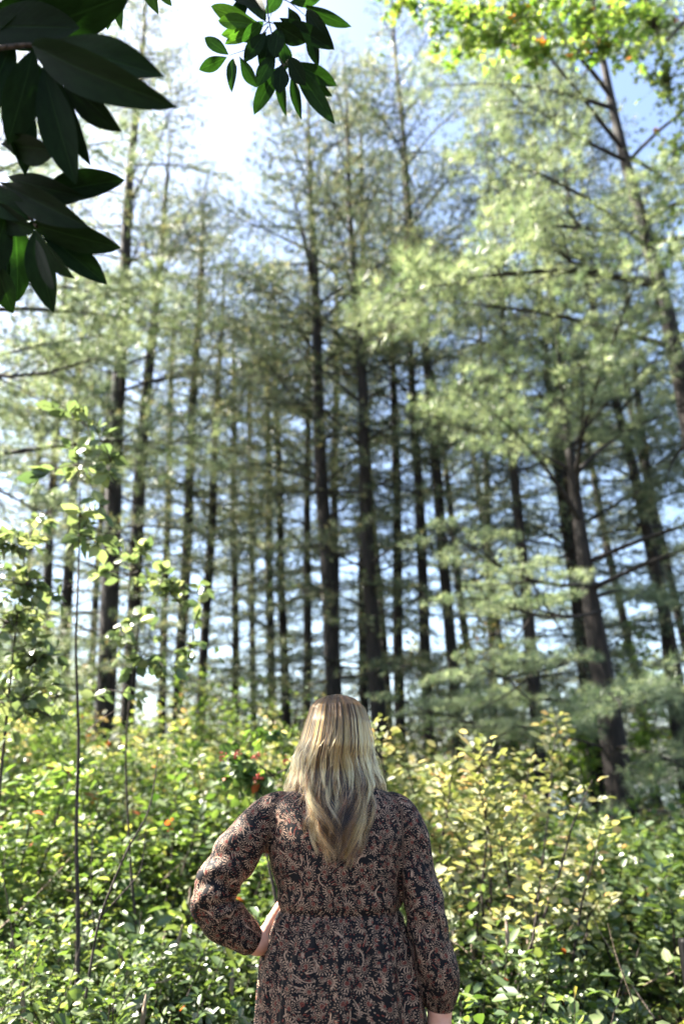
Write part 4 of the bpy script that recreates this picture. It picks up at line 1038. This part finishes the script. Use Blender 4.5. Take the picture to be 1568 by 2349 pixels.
# left hand: heel of the hand on the hip, fingers wrapping forward round the waist, thumb up
def hand(w0, dirn, side, thumbdir, fdirs, scale=1.0):
    dirn = unit(dirn); side = unit(side); nrm = np.cross(dirn, side)
    for k in range(4):
        a = w0 + side * (.030 - .020 * k) * scale * .5; b_ = w0 + dirn * .082 * scale + side * (.034 - .0225 * k) * scale
        T3([(*a, .014), (*(a * .5 + b_ * .5), .0155), (*b_, .0125)], 12)
        l1, l2, l3 = [(.040, .026, .022), (.045, .030, .024), (.042, .028, .023), (.032, .021, .020)][k]
        p1 = b_ + unit(fdirs[0] + side * (.12 - .08 * k)) * l1; p2 = p1 + unit(fdirs[1]) * l2; p3 = p2 + unit(fdirs[2]) * l3
        T3([(*b_, .0105), (*p1, .0092), (*p2, .0082), (*p3, .0062)], 10)
    a = w0 + side * .022 + dirn * .012; b_ = a + unit(thumbdir + dirn * .4) * .042; c_ = b_ + unit(thumbdir * .8 + dirn) * .032; d_ = c_ + unit(thumbdir * .3 + dirn) * .026
    T3([(*a, .015), (*b_, .0125), (*c_, .0105), (*d_, .0075)], 12)
hand(wl, np.array([.30, .62, .38]), np.array([.25, -.45, .75]), np.array([.45, -.05, .9]), [np.array([.35, .85, .05]), np.array([.75, .62, -.15]), np.array([.95, .25, -.2])])
hand(wr, np.array([.0, .05, -1.0]), np.array([-.25, .95, .0]), np.array([-.1, .8, -.6]), [np.array([-.02, .05, -1]), np.array([-.12, .08, -1]), np.array([-.3, .1, -.9])])
for s in (-1, 1):
    x0 = TR[-1][0] + s * .09
    T3([(x0, PD + .01, .92, .085), (x0 - s * .01, PD + .01, .70, .072), (x0 - s * .015, PD + .02, .48, .054), (x0 - s * .015, PD, .34, .055), (x0 - s * .015, PD + .0, .16, .037), (x0 - s * .015, PD, .06, .036)], 20)
    T3([(x0 - s * .015, PD - .03, .035, .030), (x0 - s * .012, PD + .06, .035, .034), (x0, PD + .15, .028, .034), (x0 + s * .005, PD + .19, .024, .020)], 14)
body = remeshed(to_bm_object('body_base', shells), .0042, 3, .45)
body.materials.clear(); body.materials.append(m_skin)
person = empty('person', (HC[0], PD, 0.0)); tag(person, 'woman seen from behind in dark floral dress with long blonde hair, hand on hip', 'person')
def child(name, me):
    o = link(name, me, person); o.location = -Vector(person.location); return o
child('body', body); child('dress', dress)
# shoes
m_shoe = plain('brown_leather', (.06, .03, .02), .5)
for s in (-1, 1):
    x0 = TR[-1][0] + s * .078; V, F = tube([(x0, PD - .07, .05), (x0, PD - .065, .045), (x0, PD, .045), (x0, PD + .08, .04), (x0 + s * .01, PD + .16, .034), (x0 + s * .01, PD + .215, .026), (x0 + s * .01, PD + .222, .02)], [.012, .036, .042, .042, .04, .026, .008], 14)
    V[:, 2] = np.maximum(V[:, 2], .003)
    child('shoe', npmesh('shoe', V, F, m_shoe, smooth=True))

# hair: strands combed from the crown, in locks
HW = [(1590, .0), (1594, 26), (1602, 42), (1618, 56), (1650, 66), (1690, 75), (1730, 84), (1770, 92), (1800, 100), (1840, 102), (1880, 100), (1920, 92), (1950, 78), (1980, 62), (2000, 50)]
HCX = [(1590, 772), (1650, 774), (1700, 771), (1740, 765), (1800, 770), (1900, 770), (1940, 776), (1980, 776), (2000, 776)]
zc = np.array([px(772, Y)[2] for Y, _ in HW])[::-1]; wc = np.array([w_ * kr(Y) for Y, w_ in HW])[::-1]
zx = np.array([px(X, Y)[2] for Y, X in HCX])[::-1]; xc = np.array([px(X, Y)[0] for Y, X in HCX])[::-1]
ztop = zc[-1]
def hair_depth(z):   # how far behind PD the hair surface lies, from top to tip
    zr = [ztop, ztop - .006, ztop - .03, ztop - .07, ztop - .13, ztop - .19, ztop - .24, ztop - .30, ztop - .45]
    yr = [.0, .035, .072, .096, .102, .092, .105, .128, .142]
    return .018 + np.interp(-z, [-v for v in zr], yr)
hr = np.random.default_rng(21)
pos = []; sizes = []; rad = []; tone = []
NP = 34
KN = hr.uniform(0, 1, 46)
KN = np.where(KN > .5, .55 + KN * .5, KN * .45); KN[19:29] *= np.array([1,.3,.9,.2,.5,.1,.8,.15,1,.4])
def stripe(ph): return np.interp((ph + 2.2) / 4.4 * 45, np.arange(46), KN)
def lock(phi, zend, n, tn, amp, layer, spread, curl, phs, width):
    for _ in range(n):
        ph_ = phi + hr.normal(0, spread); ze = zend + abs(hr.normal(0, .012)); ly = layer + hr.normal(0, .015)
        z0 = ztop - .002 - abs(hr.normal(0, .003)); s = np.linspace(0, 1, NP); zz = z0 + (ze - z0) * s ** 1.05
        conv = np.clip((s - .45) / .55, 0, 1) ** 1.3
        pp = ph_ * (1 - conv) + (phi + (ph_ - phi) * .2) * conv
        Wd = np.interp(zz, zc, wc); X0 = np.interp(zz, zx, xc)
        # the outline narrows at the tips: locks keep their own line a little
        x = X0 + Wd * np.sin(pp) * ly
        d = hair_depth(zz); y = PD - d * np.cos(pp) * (1.0 + (ly - 1) * .8) + .028 * (1 - np.cos(pp)) + .035
        wv = np.clip((s - .42) / .42, 0, 1) ** 1.2
        a1 = phs + s * curl + hr.normal(0, .10)
        x = x + amp * wv * np.sin(a1) + hr.normal(0, .0012) * s
        y = y + amp * .7 * wv * np.cos(a1) - np.abs(amp * .5 * wv)
        jit = hr.normal(0, 1, 3)
        x = x + .0025 * wv * np.sin(s * 17 + jit[0] * 2); y = y + .0018 * np.sin(s * 13 + jit[1] * 2) * s
        pos.append(np.stack([x, y, zz], -1)); sizes.append(NP)
        rr_ = .00040 * np.interp(s, [0, .7, 1], [1, 1, .25]) * width
        rad.append(rr_); 
        tt = (tn * .30 + stripe(ph_) * 1.0 - .14 - max(0, .93 - ly) * 2.0) + hr.normal(0, .07) if n > 20 else tn + hr.normal(0, .1)
        rootdark = np.interp(s, [0, .10, .30, .6, 1], [-.5, -.30, -.10, .08, .26])
        tone.append(np.clip(tt + rootdark - .36 * math.exp(-((ph_ - .10) / .36) ** 2) * (1 - s) ** .8 * (1 if n > 20 else .35), 0, 1))
zt = lambda Y: px(772, Y)[2]
for k in range(330):
    phi = hr.uniform(-1.75, 1.75); c = math.cos(phi)
    zend = zt(1880 + 64 * max(0, math.cos(phi * 1.25)) + hr.normal(0, 22))
    near_mid = math.exp(-((phi - .08) / .38) ** 2)
    tn = .56 + .16 * abs(phi) - .30 * near_mid + hr.normal(0, .24)
    lock(phi, zend, 42, tn, abs(hr.normal(.016, .006)) + .003, hr.uniform(.84, 1.0), hr.uniform(.03, .06), (1 if phi > 0 else -1) * hr.normal(10, 1.4), 2.6 * phi + hr.normal(0, .55), 1.0)
for k in range(150):   # thin bright highlights on top
    phi = hr.normal(0, .85)
    zend = zt(1850 + 85 * max(0, math.cos(phi * 1.25)) + hr.normal(0, 14))
    lock(phi, zend, 16, hr.uniform(.78, 1.0) if hr.random() < .6 else hr.uniform(.0, .25), abs(hr.normal(.008, .004)) + .003, hr.uniform(1.0, 1.03), .010, hr.uniform(8, 16) * hr.choice([-1, 1]), hr.uniform(0, 6.28), 1.0)
for k in range(150):   # flyaways
    phi = hr.uniform(-1.5, 1.5); lock(phi, zt(hr.uniform(1760, 1930)), 1, hr.uniform(.5, .9), hr.uniform(.006, .014), hr.uniform(1.0, 1.16), .05, hr.uniform(5, 12), hr.uniform(0, 6.28), 1.3)
for k in range(40):   # side flicks that leave the outline
    s_ = hr.choice([-1, 1]); lock(s_ * hr.uniform(1.2, 1.6), zt(hr.uniform(1775, 1880)), 7, hr.uniform(.6, .95), hr.uniform(.010, .018), hr.uniform(1.0, 1.06), .02, s_ * hr.uniform(6, 11), hr.uniform(0, 6.28), .9)
hc = bpy.data.hair_curves.new('hair'); hc.add_curves(sizes)
hc.attributes['position'].data.foreach_set('vector', np.concatenate(pos).astype(np.float32).ravel())
ra = hc.attributes.get('radius') or hc.attributes.new('radius', 'FLOAT', 'POINT'); ra.data.foreach_set('value', np.concatenate(rad).astype(np.float32))
ta = hc.attributes.new('tone', 'FLOAT', 'POINT'); ta.data.foreach_set('value', np.concatenate(tone).astype(np.float32))
m_hair, t = newmat('highlighted_hair')
a = N(t, 'Attribute', attribute_name='tone')
rp = ramp(t, [(0, (.007, .003, .0015)), (.25, (.022, .009, .0035)), (.5, (.12, .052, .015)), (.75, (.33, .165, .048)), (1, (.55, .33, .12))], a.outputs['Fac'])
hb = N(t, 'BsdfHairPrincipled'); hb.model = 'CHIANG'; hb.parametrization = 'COLOR'; t.links.new(rp.outputs[0], hb.inputs['Color'])
hb.inputs['Roughness'].default_value = .24; hb.inputs['Radial Roughness'].default_value = .45
o = N(t, 'OutputMaterial'); t.links.new(hb.outputs[0], o.inputs[0])
hc.materials.append(m_hair); child('hair', hc)
